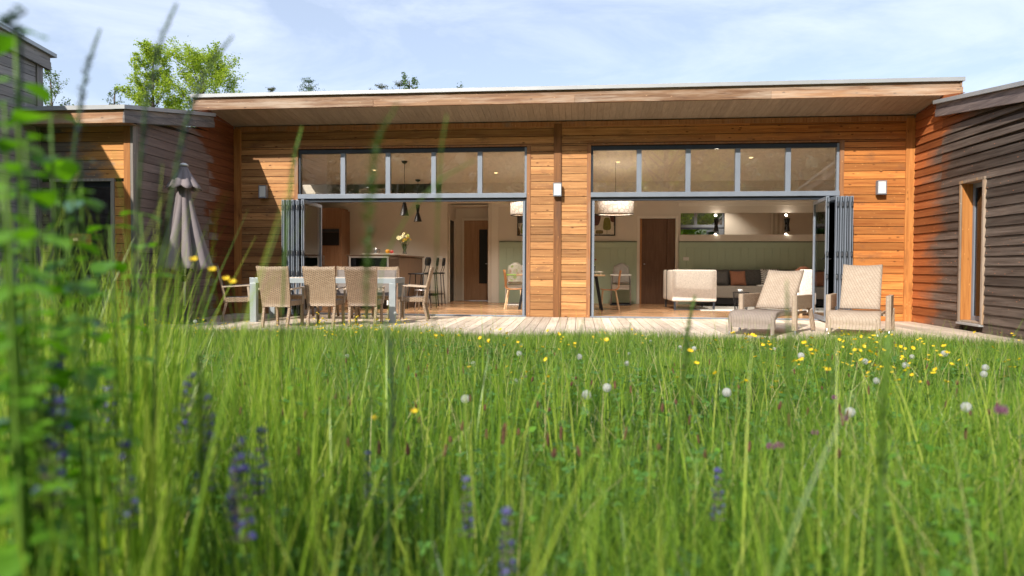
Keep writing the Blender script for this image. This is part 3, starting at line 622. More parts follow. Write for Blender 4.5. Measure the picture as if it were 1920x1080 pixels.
MB().lathe([(.055, 0), (.062, .02), (.04, .07), (.05, .11), (.035, .12), (.001, .13)], n=18).build("body", M['steel'], t_, True); MB().tube([(.045, 0, .1), (.09, 0, .09), (.085, 0, .03), (.055, 0, .02)], .008).build("handle", M['black'], t_, True); MB().tube([(-.04, 0, .09), (-.07, 0, .12), (-.085, 0, .13)], [.012, .009, .006]).build("spout", M['steel'], t_, True)
# flowers in a glass vase
def bouquet(lab, loc, cols, s=1.0, n=16):
    t_ = thing("flower_vase", lab, "vase", loc)
    MB().lathe([(.035 * s, 0), (.04 * s, .01), (.028 * s, .1 * s), (.045 * s, .22 * s), (.042 * s, .22 * s), (.025 * s, .1 * s)], n=16).build("vase", M['doorglass'], t_, True)
    st = MB(); lf = MB(); rr = random.Random(3)
    for i in range(n):
        a = rr.uniform(0, 6.28); q = rr.uniform(.02, .14) * s; z = (rr.uniform(.30, .46) - q * .4) * s
        p = Vector((q * math.cos(a), q * math.sin(a), z)); st.tube([(0, 0, .03), p * .45 + Vector((0, 0, .06)), p], .003, 5)
        m_ = MB(); nrm = Vector((math.cos(a) * .6, math.sin(a) * .6 - .5, .6)).normalized(); ux = nrm.orthogonal().normalized(); uy = nrm.cross(ux); rad = rr.uniform(.025, .042) * s
        for L_, (ra, rb) in enumerate(((.2, 1.0), (.15, .7))):
            for k in range(9):
                b0 = 2 * math.pi * k / 9 + L_ * .3; dd = ux * math.cos(b0) + uy * math.sin(b0); sd = nrm.cross(dd)
                m_.add([p + dd * rad * ra - sd * rad * .1, p + dd * rad * .7 * rb - sd * rad * .28 + nrm * .006 * (1 + L_), p + dd * rad * rb + nrm * .004 * (1 + L_ * 2), p + dd * rad * .7 * rb + sd * rad * .28 + nrm * .006 * (1 + L_), p + dd * rad * ra + sd * rad * .1], [(0, 1, 2, 3, 4)], 0)
        m_.lathe([(.001, .012 * s), (rad * .25, .008 * s), (rad * .3, 0)], tuple(p), 8, 1)
        m_.build("bloom", [cols[i % len(cols)], M['cushbrown']], t_)
    for i in range(40):
        a = rr.uniform(0, 6.28); q = rr.uniform(.02, .12) * s; p = Vector((q * math.cos(a), q * math.sin(a), rr.uniform(.2, .36) * s)); d_ = Vector((math.cos(a), math.sin(a), rr.uniform(-.3, .6))) * .05 * s; e = d_.cross(Vector((0, 0, 1))).normalized() * .012 * s
        lf.add([p, p + d_ * .5 + e, p + d_, p + d_ * .5 - e], [(0, 1, 2, 3)])
    st.build("stems", M['stem'], t_); lf.build("leaves", M['stem'], t_)
cy = plain("cream_bloom", (.80, .74, .42), .7); yy_ = plain("yellow_bloom", (.75, .47, .06), .7); lime = plain("lime_bloom", (.55, .62, .14), .7)
bouquet("glass vase of yellow and cream flowers on the kitchen island", (-4.18, 2.7, 1.236), [cy, yy_, lime, cy], 1.25, 18)
# pendants
def pendant(name, lab, x, y, kind):
    t_ = thing(name, lab, "pendant lamp", (x, y, 0)); z1 = CZ(y)
    MB().lathe([(.001, z1), (.07, z1), (.06, z1 - .03), (.02, z1 - .055), (.001, z1 - .056)], n=20).build("ceiling_rose", M['black'], t_, True)
    MB().tube([(0, 0, z1 - .05), (0, 0, 2.55)], .006, 6).build("cable", M['black'], t_)
    pr = [(.105, 2.145), (.10, 2.15), (.012, 2.53), (.02, 2.56)] if kind == 0 else [(.105, 2.10), (.10, 2.105), (.03, 2.33), (.055, 2.50), (.05, 2.52), (.01, 2.53)]
    MB().lathe(pr, n=28).build("shade", M['black'], t_, True)
pendant("pendant_lamp", "black cone pendant lamp over the island, left of the pair", -4.0, 2.0, 0)
pendant("pendant_lamp", "black hourglass pendant lamp over the island, right of the pair", -4.03, 3.4, 1)
def barstool(lab, x, y, rz, first=[None]):
    t_ = thing("bar_stool", lab, "bar stool", (x, y, 0), rz, "bar stools beside the kitchen island")
    MB().box(-.20, .20, -.19, .19, .79, .825).build("seat", M['black'], t_, bevel=.012)
    for sx in (-1, 1):
        for sy in (-1, 1): MB().tube([(sx * .16, sy * .15, .79), (sx * .21, sy * .20, 0)], .011, 7).build("leg", M['black'], t_, True)
    MB().tube([(-.19, -.18, .28), (.19, -.18, .28), (.19, .18, .28), (-.19, .18, .28), (-.19, -.18, .28)], .008, 6).build("footrest", M['black'], t_, True)
    MB().tube([(.15, -.13, .8), (.2, -.11, .95), (.22, -.10, 1.1)], .008, 6).tube([(.15, .13, .8), (.2, .11, .95), (.22, .10, 1.1)], .008, 6).build("back_frame", M['black'], t_, True)
    g = [[(.205 + .03 * (1 - (j / 6 - 1) ** 2) * -1 + .02 * i / 4, (j / 6 - 1) * .17 * (1 - .35 * abs(i / 2 - 1) ** 3), .99 + .05 * i) for j in range(13)] for i in range(5)]
    MB().sheet(g, .014).build("backrest", M['black'], t_, True)
barstool("black bar stool nearest the terrace", -3.66, 2.05, -10); barstool("black bar stool in the middle of the row by the island", -3.62, 2.85, 5); barstool("black bar stool farthest from the terrace", -3.62, 3.6, 0)
t_ = thing("side_stool", "light metal legged stool behind the right end chair", "stool", (-3.45, 1.5, 0))
MB().lathe([(.001, .46), (.17, .46), (.175, .445), (.001, .44)], n=24).build("seat", M['steel'], t_, True)
for a in range(4): MB().tube([(.12 * math.cos(a * 1.57 + .7), .12 * math.sin(a * 1.57 + .7), .44), (.2 * math.cos(a * 1.57 + .7), .2 * math.sin(a * 1.57 + .7), 0)], .01, 6).build("leg", M['steel'], t_, True)
# ------------------------------------------------------------------ dining corner behind the pillar
t_ = thing("dining_table", "indoor dining table with black slanted legs behind the pillar", "table", (-.42, 2.45, 0))
MB().box(-1.0, 1.0, -.45, .45, .775, .81).build("tabletop", M['legwood'], t_, bevel=.004)
for sx in (-1, 1):
    for sy in (-1, 1): MB().bar((sx * .80, sy * .33, .775), (sx * .93, sy * .36, .0), .06, .03).build("leg", M['black'], t_)
def plychair(lab, x, y, rz):
    t_ = thing("plywood_chair", lab, "chair", (x, y, 0), rz, "bent plywood chairs at the indoor table")
    prof = [(-.21, .47), (-.12, .455), (0, .45), (.1, .45), (.17, .465), (.205, .52), (.215, .6), (.225, .7), (.24, .82), (.255, .90)]
    g = [[((j / 6 - 1) * (.205 - .012 * i / 3), p[0] - .02 * (j / 6 - 1) ** 2 * (1 if i > 5 else 0), p[1] + .012 * (j / 6 - 1) ** 2) for j in range(13)] for i, p in enumerate(prof)]
    MB().sheet(g, .013).build("seat_shell", M['chairwood'], t_, True)
    for sx in (-1, 1):
        for sy, y1 in ((-.16, -.20), (.13, .21)): MB().bar((sx * .15, sy, .44), (sx * .19, y1, 0), .045, .028).build("leg", M['legwood'], t_, bevel=.003)
plychair("bent plywood chair at the left end of the indoor table", -1.50, 2.42, 90); plychair("bent plywood chair at the right end of the indoor table", .70, 2.42, -90)
def highchair(lab, x, y, traymat, pattern, rz=0):
    t_ = thing("high_chair", lab, "high chair", (x, y, 0), rz, "high chairs by the panelled wall")
    g = [[((j / 8 - 1) * .21 * (1 - .55 * max(0, i / 7 - .45) ** 2.2 * 2.2), .12 + .012 * i - .05 * (j / 8 - 1) ** 2 * -1, .56 + .075 * i + (.0 if i < 7 else -.10 * (j / 8 - 1) ** 2)) for j in range(17)] for i in range(8)]
    MB().sheet(g, .04).build("backrest", pattern, t_, True)
    MB().box(-.19, .19, -.18, .12, .55, .60).build("seat", pattern, t_, bevel=.015)
    MB().box(-.27, .27, -.42, -.12, .76, .79).build("tray", traymat, t_, bevel=.012)
    MB().box(-.22, .22, -.16, .16, .40, .53).build("base", M['white'], t_, bevel=.02)
    for sx in (-1, 1):
        MB().tube([(sx * .23, -.15, .76), (sx * .24, -.05, .5), (sx * .25, -.30, .04)], .018, 8).build("leg", M['white'] if traymat is M['greenplastic'] else M['steel'], t_, True)
        MB().tube([(sx * .24, .0, .5), (sx * .25, .30, .04)], .018, 8, 0).build("leg", M['aludark'], t_, True)
    MB().tube([(-.26, -.34, .02), (.26, -.34, .02)], .02, 8).tube([(-.26, .34, .02), (.26, .34, .02)], .02, 8).build("foot_bar", M['white'] if traymat is M['greenplastic'] else M['aludark'], t_, True)
mpat, t, b = NM("leaf_print_fabric"); v = coords(t, rnd=False); vo = node(t, "ShaderNodeTexVoronoi", {'Vector': v, 'Scale': 16})
t.links.new(ramp(t, node(t, "ShaderNodeSeparateColor", {0: vo.outputs['Color']}).outputs[0], [(.3, (.62, .58, .52)), (.5, (.30, .42, .12)), (.62, (.62, .58, .52)), (.8, (.40, .20, .12)), (.9, (.6, .56, .5))]), b.inputs['Base Color'])
mgr, t, b = NM("grey_leaf_fabric"); v = coords(t, rnd=False); t.links.new(ramp(t, noise(t, v, 26, 3, .5, 3), [(.44, (.42, .40, .37)), (.5, (.24, .23, .22)), (.56, (.42, .40, .37))]), b.inputs['Base Color'])
highchair("high chair with lime green tray and leaf print back", -1.62, 4.0, M['greenplastic'], mpat, 5); highchair("white high chair with pale tray and grey patterned back", 1.08, 4.55, M['white'], mgr, -4)
bouquet("small glass with a dark red flower on the indoor table", (.33, 2.4, .811), [plain("crimson_bloom", (.35, .02, .03), .6)], .9, 5)
t_ = thing("small_tray", "pale board standing on the indoor table edge", "tray", (.38, 2.25, .86)); MB().box(-.16, .16, -.1, .1, 0, .02).build("board", M['white'], t_, bevel=.004)
MB().box(-.12, -.09, -.05, .05, -.049, -.0005).box(.09, .12, -.05, .05, -.049, -.0005).build("foot", M['white'], t_)
# drum lamps
mdr, t, b = NM("cut_paper_shade"); v = coords(t, rnd=False); vo = node(t, "ShaderNodeTexVoronoi", {'Vector': v, 'Scale': 11}, feature='DISTANCE_TO_EDGE')
t.links.new(ramp(t, vo.outputs['Distance'], [(.03, (.40, .34, .30)), (.12, (.66, .60, .54))]), b.inputs['Base Color']); b.inputs['Roughness'].default_value = .8; b.inputs['Transmission Weight'].default_value = 0.0
def drum(lab, x, y):
    t_ = thing("drum_lamp", lab, "pendant lamp", (x, y, 0), 0, "drum pendant lamps over the indoor table")
    MB().lathe([(.40, 2.17), (.405, 2.44), (.40, 2.44), (.395, 2.17)], n=48).build("shade", mdr, t_, True)
    MB().lathe([(.38, 2.19), (.002, 2.19)], n=32).build("diffuser", M['ceil'], t_, True); MB().tube([(0, 0, 2.45), (0, 0, CZ(y))], .005, 6).build("cable", M['black'], t_)
    MB().lathe([(.4, 2.155), (.405, 2.169), (.39, 2.169)], n=48, mod=lambda a, i: 1 + .004 * math.sin(9 * a)).build("rim", M['black'], t_)
    MB().lathe([(.001, 2.34), (.05, 2.33), (.075, 2.30), (.05, 2.27), (.001, 2.26)], n=16).build("bulb", warm, t_, True); plight(x, y, 2.42, 3, .08)
drum("cut paper drum lamp seen past the left opening's right jamb", -1.18, 2.3); drum("cut paper drum lamp in the right opening above the picture", .80, 2.2)
# pictures: generic rounded tree shapes
def picture(lab, x0, x1, z0, z1, shapes):
    t_ = thing("framed_print", lab, "picture", ((x0 + x1) / 2, YB - .002, z0)); w_ = (x1 - x0) / 2; h = z1 - z0; y = -.02
    mb = MB(); mb.box(-w_, w_, -.03, 0, 0, .03); mb.box(-w_, w_, -.03, 0, h - .03, h); mb.box(-w_, -w_ + .03, -.03, 0, .0305, h - .0305); mb.box(w_ - .03, w_, -.03, 0, .0305, h - .0305); mb.build("frame", M['black'], t_)
    MB().box(-w_ + .0305, w_ - .0305, -.012, -.001, .0305, h - .0305).build("print", plain("print_paper", (.62, .58, .48), .8), t_)
    for i, (cx, cz, ww, hh, tp, c) in enumerate(shapes):
        m_ = MB(); n = 20; vs = []
        for k in range(n):
            a = 2 * math.pi * k / n; ca, sa = math.cos(a), math.sin(a); px = math.copysign(abs(ca) ** .55, ca) * ww / 2; pz = math.copysign(abs(sa) ** .55, sa) * hh / 2
            px *= 1 + tp * pz / (hh / 2); vs.append((max(-w_ + .032, min(w_ - .032, cx + px)), -.0135 - .0004 * i, max(.032, min(h - .032, cz + pz))))
        m_.add(vs, [tuple(range(n))]); m_.box(cx - .006, cx + .006, -.0134, -.0125, max(.032, cz - hh / 2 - .1), cz - hh / 2); m_.build("tree_shape", plain("print_ink_%d" % i, c, .8, 0, .25, 20), t_)
SH = [(-.42, .42, .26, .20, .1, (.09, .09, .10)), (-.1, .38, .24, .30, .3, (.10, .045, .04)), (.2, .28, .2, .34, -.2, (.17, .17, .04)), (-.3, .17, .18, .28, -.25, (.20, .24, .07)), (0, .06, .2, .1, 0, (.15, .12, .05)), (-.5, .1, .18, .2, -.2, (.12, .07, .03)), (.38, .42, .2, .2, .2, (.12, .05, .04))]
picture("wide framed print of rounded trees above the panelling, right of the pillar", -.25, .95, 1.82, 2.40, [(s[0] + .18, s[1] + .04) + s[2:] for s in SH])
picture("framed print of rounded trees above the panelling, left of the pillar", -1.68, -.55, 1.82, 2.38, [(s[0] - .08, s[1] + .02) + s[2:] for s in SH])
# ------------------------------------------------------------------ lounge
t_ = thing("armchair", "boxy pale boucle armchair seen from behind in the sun", "armchair", (2.60, 2.95, 0), 3)
def soft(mb_, name, mat, par, bev=.03): 
    o = mb_.build(name, mat, par, True); b_ = o.modifiers.new("b", 'BEVEL'); b_.width = bev; b_.segments = 4; b_.limit_method = 'ANGLE'; return o
soft(MB().box(-.50, .50, -.42, -.28, .20, .93), "backrest", M['boucle'], t_, .04); soft(MB().box(-.50, -.38, -.279, .80, .20, .92), "side", M['boucle'], t_, .04); soft(MB().box(.38, .50, -.279, .80, .20, .70), "side", M['boucle'], t_, .04); soft(MB().box(-.379, .379, -.279, .78, .2, .48), "seat", M['boucle'], t_, .04)
MB().box(-.508, -.374, .28, .32, .19, .925).build("shadow_strip", M['black'], t_)  # dark strip standing in for a shadow line across the side
for x in (-.44, .44):
    for y in (-.38, .74): MB().box(x - .02, x + .02, y - .02, y + .02, 0, .198).build("leg", M['aludark'], t_)
MB().box(-.42, .42, -.395, -.37, .01, .03).build("stretcher", M['aludark'], t_)
t_ = thing("sofa", "long grey brown corner sofa along the green panelling", "sofa", (4.9, 4.55, 0))
soft(MB().box(-1.9, 1.9, -.42, .25, .22, .52), "seat", M['sofa'], t_, .04); MB().box(-1.85, 1.85, -.36, .4, .06, .2195).build("base", M['black'], t_)
for a, b in ((-1.9, -1.0), (-.995, -.2), (-.195, .7), (.705, 1.9)): soft(MB().box(a, b, .18, .44, .521, .93), "back_cushion", M['cushgrey'], t_, .05)
def cushion(lab, x, y, z, s, mat, rz=0, tx=-20, cat="cushion"):
    g = []; n = 10
    for sd in (1,):
        pass
    vs = []; fs = []
    for sd in (-1, 1):
        for i in range(n + 1):
            for j in range(n + 1):
                u, v_ = i / n * 2 - 1, j / n * 2 - 1; th = .07 * ((1 - u ** 4) * (1 - v_ ** 4)) ** .6; pin = 1 - .06 * (1 - abs(u) ** 2) * abs(v_) ** 3; pin2 = 1 - .06 * (1 - abs(v_) ** 2) * abs(u) ** 3
                vs.append((u * s / 2 * pin2, sd * th, v_ * s / 2 * pin))
    N = (n + 1) ** 2
    for sd in (0, 1):
        for i in range(n):
            for j in range(n):
                q = (sd * N + i * (n + 1) + j, sd * N + (i + 1) * (n + 1) + j, sd * N + (i + 1) * (n + 1) + j + 1, sd * N + i * (n + 1) + j + 1); fs.append(q if sd == 0 else q[::-1])
    o = MB().add(vs, fs).build("cushion", mat, None, True); o.location = (x, y, z); o.rotation_euler = (R(tx), 0, R(rz)); tag(o, lab, cat); return o
cushion("terracotta cushion leaning on the grey sofa back", 4.05, 4.58, .71, .40, M['cushbrown'], 4); cushion("charcoal cushion at the left end of the sofa", 3.62, 4.62, .71, .38, M['cushgrey'], -6)
mch, t, b = NM("check_fabric"); ck = node(t, "ShaderNodeTexChecker", {'Vector': coords(t, rnd=False), 'Scale': 36, 'Color1': (.7, .68, .64, 1), 'Color2': (.04, .035, .03, 1)}); t.links.new(ck.outputs[0], b.inputs['Base Color'])
cushion("black and white checked cushion on the sofa", 4.85, 4.60, .74, .46, mch, -5); cushion("dark brown cushion in front of the checked one", 4.98, 4.45, .70, .36, plain("brown_velvet", (.15, .06, .035), .8), 5, -24)
tag(MB().box(4.45, 4.72, 4.2, 4.36, .521, .55).build("book", M['white'], bevel=.004), "white book lying on the sofa seat", "book")
tag(MB().box(2.75, 5.3, 2.45, 4.05, .0045, .018).build("rug", plain("pale_rug", (.60, .60, .57), .95, 0, .12, 8, .5)), "pale rug on the parquet in front of the sofa", "rug")
def sidetable(lab, x, y, h):
    t_ = thing("side_table", lab, "side table", (x, y, .005), 0)
    MB().lathe([(.001, h), (.17, h), (.17, h - .012), (.001, h - .012)], n=32).build("top", M['black'], t_, True); mb = MB()
    for k in range(18):
        a = 2 * math.pi * k / 18; c = 2 * math.pi * (k + .7) / 18; mb.tube([(.165 * math.cos(a), .165 * math.sin(a), h - .01), (.12 * math.cos(c), .12 * math.sin(c), .01)], .005, 5)
    mb.lathe([(.115, .0), (.125, .0), (.125, .01), (.115, .01)], n=32).build("wire_frame", M['black'], t_)
sidetable("black wire side table with a white cup, left of the first lounger", 3.44, 1.65, .46); sidetable("black side table half hidden behind the lounger", 4.72, 3.0, .5)
t_ = thing("cup", "small white cup on the black wire side table", "cup", (3.41, 1.63, .467)); MB().lathe([(.02, 0), (.035, .01), (.04, .055), (.036, .055), (.03, .015), (.001, .012)], n=18).build("bowl", M['white'], t_, True); MB().tube([(.036, 0, .045), (.06, 0, .04), (.055, 0, .02), (.034, 0, .015)], .005, 6).build("handle", M['white'], t_, True)
t_ = thing("armchair", "white upholstered armchair just inside the folded right doors", "armchair", (4.72, 1.45, 0), 12)
soft(MB().box(-.33, .33, -.36, -.26, .18, .95), "backrest", M['boucle'], t_, .04); soft(MB().box(-.33, .33, -.255, .3, .2, .46), "seat", M['boucle'], t_, .04)
for x in (-.29, .29):
    for y in (-.3, .26): MB().box(x - .02, x + .02, y - .02, y + .02, 0, .2).build("leg", M['legwood'], t_)
o = MB().sheet([[(.22 * math.cos(a) * q, .012 * math.sin(a * 3), .22 * math.sin(a) * q) for a in [math.pi * k / 16 for k in range(17)]] for q in (.05, .5, 1.0)], .02).build("headboard", M['cushbrown'], None, True)
o.location = (5.28, 3.4, .80); tag(o, "rounded red brown cushion top above the white armchair", "cushion")
# dark opening and curtain on the inner front wall, seen in the mirror
MB().box(6.75, 7.35, .17, .1999, .6, 3.0).build("window", M['black'], house); 
mb = MB(); g = [[(6.3 + .03 * j, .30 + .03 * math.sin(j * 1.3), z) for j in range(15)] for z in (0.05, 1.5, 3.0)]; mb.sheet(g, .01); tag(mb.build("curtain", M['wall'], None, True), "beige curtain beside the dark window, seen in the mirror", "curtain")
# lamp and basin behind the dark glazed door of the left wing
t_ = thing("bedside_lamp", "small lit orange box lamp behind the dark glass of the left wing", "lamp", (-8.9, -1.9, 1.33))
MB().box(-.15, .15, -.1, .1, 0, .20).build("shade", emit("lit_shade", (1.0, .36, .10), .55), t_); MB().box(-.03, .05, -.112, -.101, .07, .12).build("bulb", emit("lit_bulb", (1, .7, .3), 4), t_); MB().tube([(0, 0, -1.33), (0, 0, -.001)], .015, 8).build("stand", M['black'], t_)
t_ = thing("washbasin", "pale blue grey basin behind the dark glazed door", "basin", (-8.15, -2.45, 0)); MB().box(-.45, .35, -.22, .25, .45, .62).build("tub", plain("pale_basin", (.35, .42, .45), .4), t_, bevel=.02); MB().lathe([(.12, .621), (.2, .66), (.21, .72), (.12, .75), (.001, .75)], n=24).build("bowl", plain("pale_bowl", (.45, .5, .52), .3), t_, True); MB().box(-.4, .3, -.18, .2, 0, .449).build("cabinet", M['walnut'], t_)
# ------------------------------------------------------------------ terrace furniture
t_ = thing("dining_table", "long terrace table with pale blue metal legs and teak top", "table", (-4.46, -1.38, 0), 5.5)
hw, hd = 1.26, .50
mb = MB()
for k in range(7): mb.box(-hw + .03, hw - .03, -hd + .035 + k * .1335, -hd + .035 + k * .1335 + .128, .738, .765)
mb.build("tabletop", M['teak'], t_, bevel=.003)
MB().box(-hw, hw, -hd, -hd + .03, .68, .768).box(-hw, hw, hd - .03, hd, .68, .768).box(-hw, -hw + .029, -hd + .031, hd - .031, .68, .768).box(hw - .029, hw, -hd + .031, hd - .031, .68, .768).build("apron", M['tablemetal'], t_, bevel=.002)
for sx in (-1, 1):
    for sy in (-1, 1):
        x, y = sx * (hw - .055), sy * (hd - .055); MB().box(x - .055, x + .055, y - .055, y + .055, 0, .679).build("leg", M['tablemetal'], t_, bevel=.004)
def wchair():
    t_ = thing("wicker_chair", "", "chair", (0, 0, 0), 0, "wicker chairs round the terrace table")
    def P(u, z):                    # back panel point
        q = (z - .33) / .63; w_ = .235 + .03 * q; return (u * w_, -.215 - .13 * q ** 1.3 - .015 * (1 - u * u), z + .012 * u * u * (1 if z > .9 else 0))
    g = [[P(-1 + j / 5, .33 + .07 * i) for j in range(11)] for i in range(10)]
    MB().sheet(g, .032).build("backrest", M['wick'], t_, True)
    g2 = [[(x, y + .0185, z) for x, y, z in [P(-.9 + .18 * j, .42 + .06 * i) for j in range(11)]] for i in range(9)]
    MB().sheet(g2, .004).build("back_cover", M['sling'], t_, True)
    MB().box(-.235, .235, -.20, .23, .385, .425).build("seat", M['sling'], t_, bevel=.01)
    MB().box(-.24, .24, .2305, .25, .345, .425).box(-.245, -.2355, -.2, .25, .345, .425).box(.2355, .245, -.2, .25, .345, .425).build("seat_frame", M['wick'], t_, bevel=.003)
    for sx in (-1, 1):
        MB().bar((sx * .215, .21, .344), (sx * .215, .225, 0), .042, .042).build("leg", M['wick'], t_, bevel=.004)
        MB().bar((sx * .215, -.20, .329), (sx * .205, -.275, 0), .042, .042).build("leg", M['wick'], t_, bevel=.004)
        MB().bar((sx * .265, -.26, .61), (sx * .268, .18, .635), .045, .022).bar((sx * .262, .15, .622), (sx * .262, .17, .425), .03, .035).bar((sx*.2555, .165, .43), (sx*.2555, .165, .36), .02, .03).build("armrest", M['armwood'], t_, bevel=.004)
    return t_
c0 = wchair(); c0['label'] = "wicker chair at the left of the near row, its woven back in full sun"; c0.location = (-4.73, -2.72, 0); c0.rotation_euler.z = R(-3)
def put(x, y, rz, lab): return dup(c0, (x, y, 0), rz, lab)
put(-4.15, -2.38, 2, "wicker chair in the middle of the near row with its back to the meadow")
c3 = put(-3.51, -2.28, 5, "wicker chair with a shade-darkened back at the right of the near row")
put(-5.38, -.72, 176, "wicker chair at the left of the far row, mostly hidden by a near chair"); put(-4.44, -.72, 182, "wicker chair in the middle of the far row, only its pale top showing"); put(-3.74, -.68, 184, "wicker chair at the right of the far row with sunlit slatted back")
put(-3.0, -1.13, 98, "wicker armchair seen from the side at the right end of the terrace table")
put(-5.98, -1.78, -62, "wicker chair at the left end of the terrace table, its grey inner back showing")
for ch in c3.children:
    if ch.name.startswith("backrest"):
        ch.data = ch.data.copy(); ch.data.materials[0] = M['wickd']
# closed parasol
t_ = thing("parasol", "closed taupe parasol standing by the left wing wall", "parasol", (-6.63, -2.36, 0))
MB().tube([(0, 0, .04), (0, 0, 2.66)], .021, 14).build("pole", plain("pole_white", (.6, .6, .6), .35, .3), t_, True)
def fold(R0, k, ph): return lambda a, i: 1 + k * (abs(math.cos(4 * a + ph)) - .6) + .05 * math.sin(3 * a + ph)
pr = []
for i in range(15):
    q = i / 14; pr.append((.085 + .275 * q ** 1.2, 2.33 - 1.44 * q + 0.0))
N_ = 96
def fmod(a, i):
    q = i / 14; return 1 + (.14 + .60 * min(1, q * 1.5)) * (abs(math.cos(4 * a + .35)) ** .8 - .62) + .03 * math.sin(5 * a + i * .35)
cn = MB().lathe(pr, n=N_, mod=fmod); n0 = len(cn.v) - N_
for k in range(N_):                             # scalloped hem
    x, y, z = cn.v[n0 + k]; a = 2 * math.pi * k / N_; cn.v[n0 + k] = (x, y, z + .075 * (abs(math.cos(4 * a + .35)) - .5))
o = cn.build("canopy", M['parasol'], t_, True); sm = o.modifiers.new("th", 'SOLIDIFY'); sm.thickness = .006
pr2 = [(.05 + .20 * (i / 8) ** 1.1, 2.64 - .37 * i / 8) for i in range(9)]
cv = MB().lathe(pr2, n=N_, mod=lambda a, i: 1 + (.05 + .34 * i / 8) * (abs(math.cos(4 * a + .1)) ** .8 - .62)); n0 = len(cv.v) - N_
for k in range(N_):
    x, y, z = cv.v[n0 + k]; a = 2 * math.pi * k / N_; cv.v[n0 + k] = (x, y, z - .06 * (abs(math.cos(4 * a + .1)) - .6))
o = cv.build("top_vent", M['parasol'], t_, True); sm = o.modifiers.new("th", 'SOLIDIFY'); sm.thickness = .006
MB().lathe([(.001, 2.70), (.03, 2.695), (.07, 2.67), (.075, 2.65), (.05, 2.645)], n=24).build("cap", M['white'], t_, True)
MB().lathe([(.022, .70), (.045, .70), (.045, .78), (.022, .80)], n=16).box(-.02, .07, -.02, .02, .72, .75).build("hub", M['black'], t_)
MB().box(-.25, .25, -.25, .25, 0, .05).lathe([(.03, .05), (.03, .3), (.022, .3)], n=16).build("base", M['aludark'], t_, bevel=.01)
for k in range(8):
    a = 2 * math.pi * (k + .5) / 8; MB().bar((.03 * math.cos(a), .03 * math.sin(a), .82), (.22 * math.cos(a), .22 * math.sin(a), 1.0), .012, .012).build("rib", M['black'], t_)
# loungers (local: front towards -y)
def lounger(lab, x, y, rz, mats, recl):
    t_ = thing("sun_lounger", lab, "sun lounger", (x, y, 0), rz, "wicker loungers on the deck"); W_ = .29
    pf = [(-.10, .12), (-.115, .21), (-.10, .28), (-.05, .33), (.10, .352), (.3, .345), (.5, .325), (.68, .325), (.80, .34)]
    g = [[((j / 6 - 1) * (W_ + .045 * (1 - p[0] / .8)), p[0], p[1] - .012 * (1 - (j / 6 - 1) ** 2)) for j in range(13)] for p in pf]
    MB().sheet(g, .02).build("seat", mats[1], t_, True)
    b0 = (.74, .36); L = .76; a = R(recl)
    g = [[((j / 6 - 1) * (W_ - .015), b0[0] + L * q * math.cos(a) - .025 * (1 - (j / 6 - 1) ** 2) * -1, b0[1] + L * q * math.sin(a) + .02 * (j / 6 - 1) ** 2 * (q > .9)) for j in range(13)] for q in [i / 8 for i in range(9)]]
    MB().sheet(g, .022).build("backrest", mats[0], t_, True)
    for sx in (-1, 1):
        MB().bar((sx * (W_ + .02), -.10, .27), (sx * (W_ + .02), -.13, .03), .045, .045).build("leg", mats[1], t_, bevel=.004)
        MB().bar((sx * (W_ + .02), -.09, .26), (sx * (W_ + .02), .1, .315), .03, .04).bar((sx * (W_ + .02), .1, .315), (sx * (W_ + .02), 1.25, .30), .03, .04).build("side_rail", mats[0], t_)
        MB().box(sx * .40 - .03, sx * .40 + .03, .52, 1.18, .37, .575).build("arm_panel", M['wick'], t_, bevel=.006)
        MB().box(sx * .40 - .035, sx * .40 + .035, .46, .519, .06, .578).build("leg", mats[0], t_, bevel=.006); MB().bar((sx * .415, 1.12, .36), (sx * .415, 1.28, .03), .06, .05).build("leg", mats[0], t_, bevel=.006)
        MB().box(sx * .335 - .034, sx * .335 + .034, .60, .64, .27, .30).build("cross_rail", mats[0], t_)
        for yy in (-.135, .47, 1.285): MB().lathe([(.001, 0), (.022, 0), (.022, .035), (.012, .06)], (sx * (W_ + .02) if yy < 0 else sx * .415, yy, 0), 10).build("castor", M['steel'], t_)
    for k in range(5): MB().box(-.31, .31, .14 + k * .2, .18 + k * .2, .275, .292).build("slat", M['teak'], t_)
    return t_
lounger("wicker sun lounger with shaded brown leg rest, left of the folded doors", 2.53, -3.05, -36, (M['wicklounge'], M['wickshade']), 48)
lounger("evenly pale wicker sun lounger in front of the orange wall", 3.93, -3.0, -27, (M['wicklounge'], M['wicklounge']), 60)
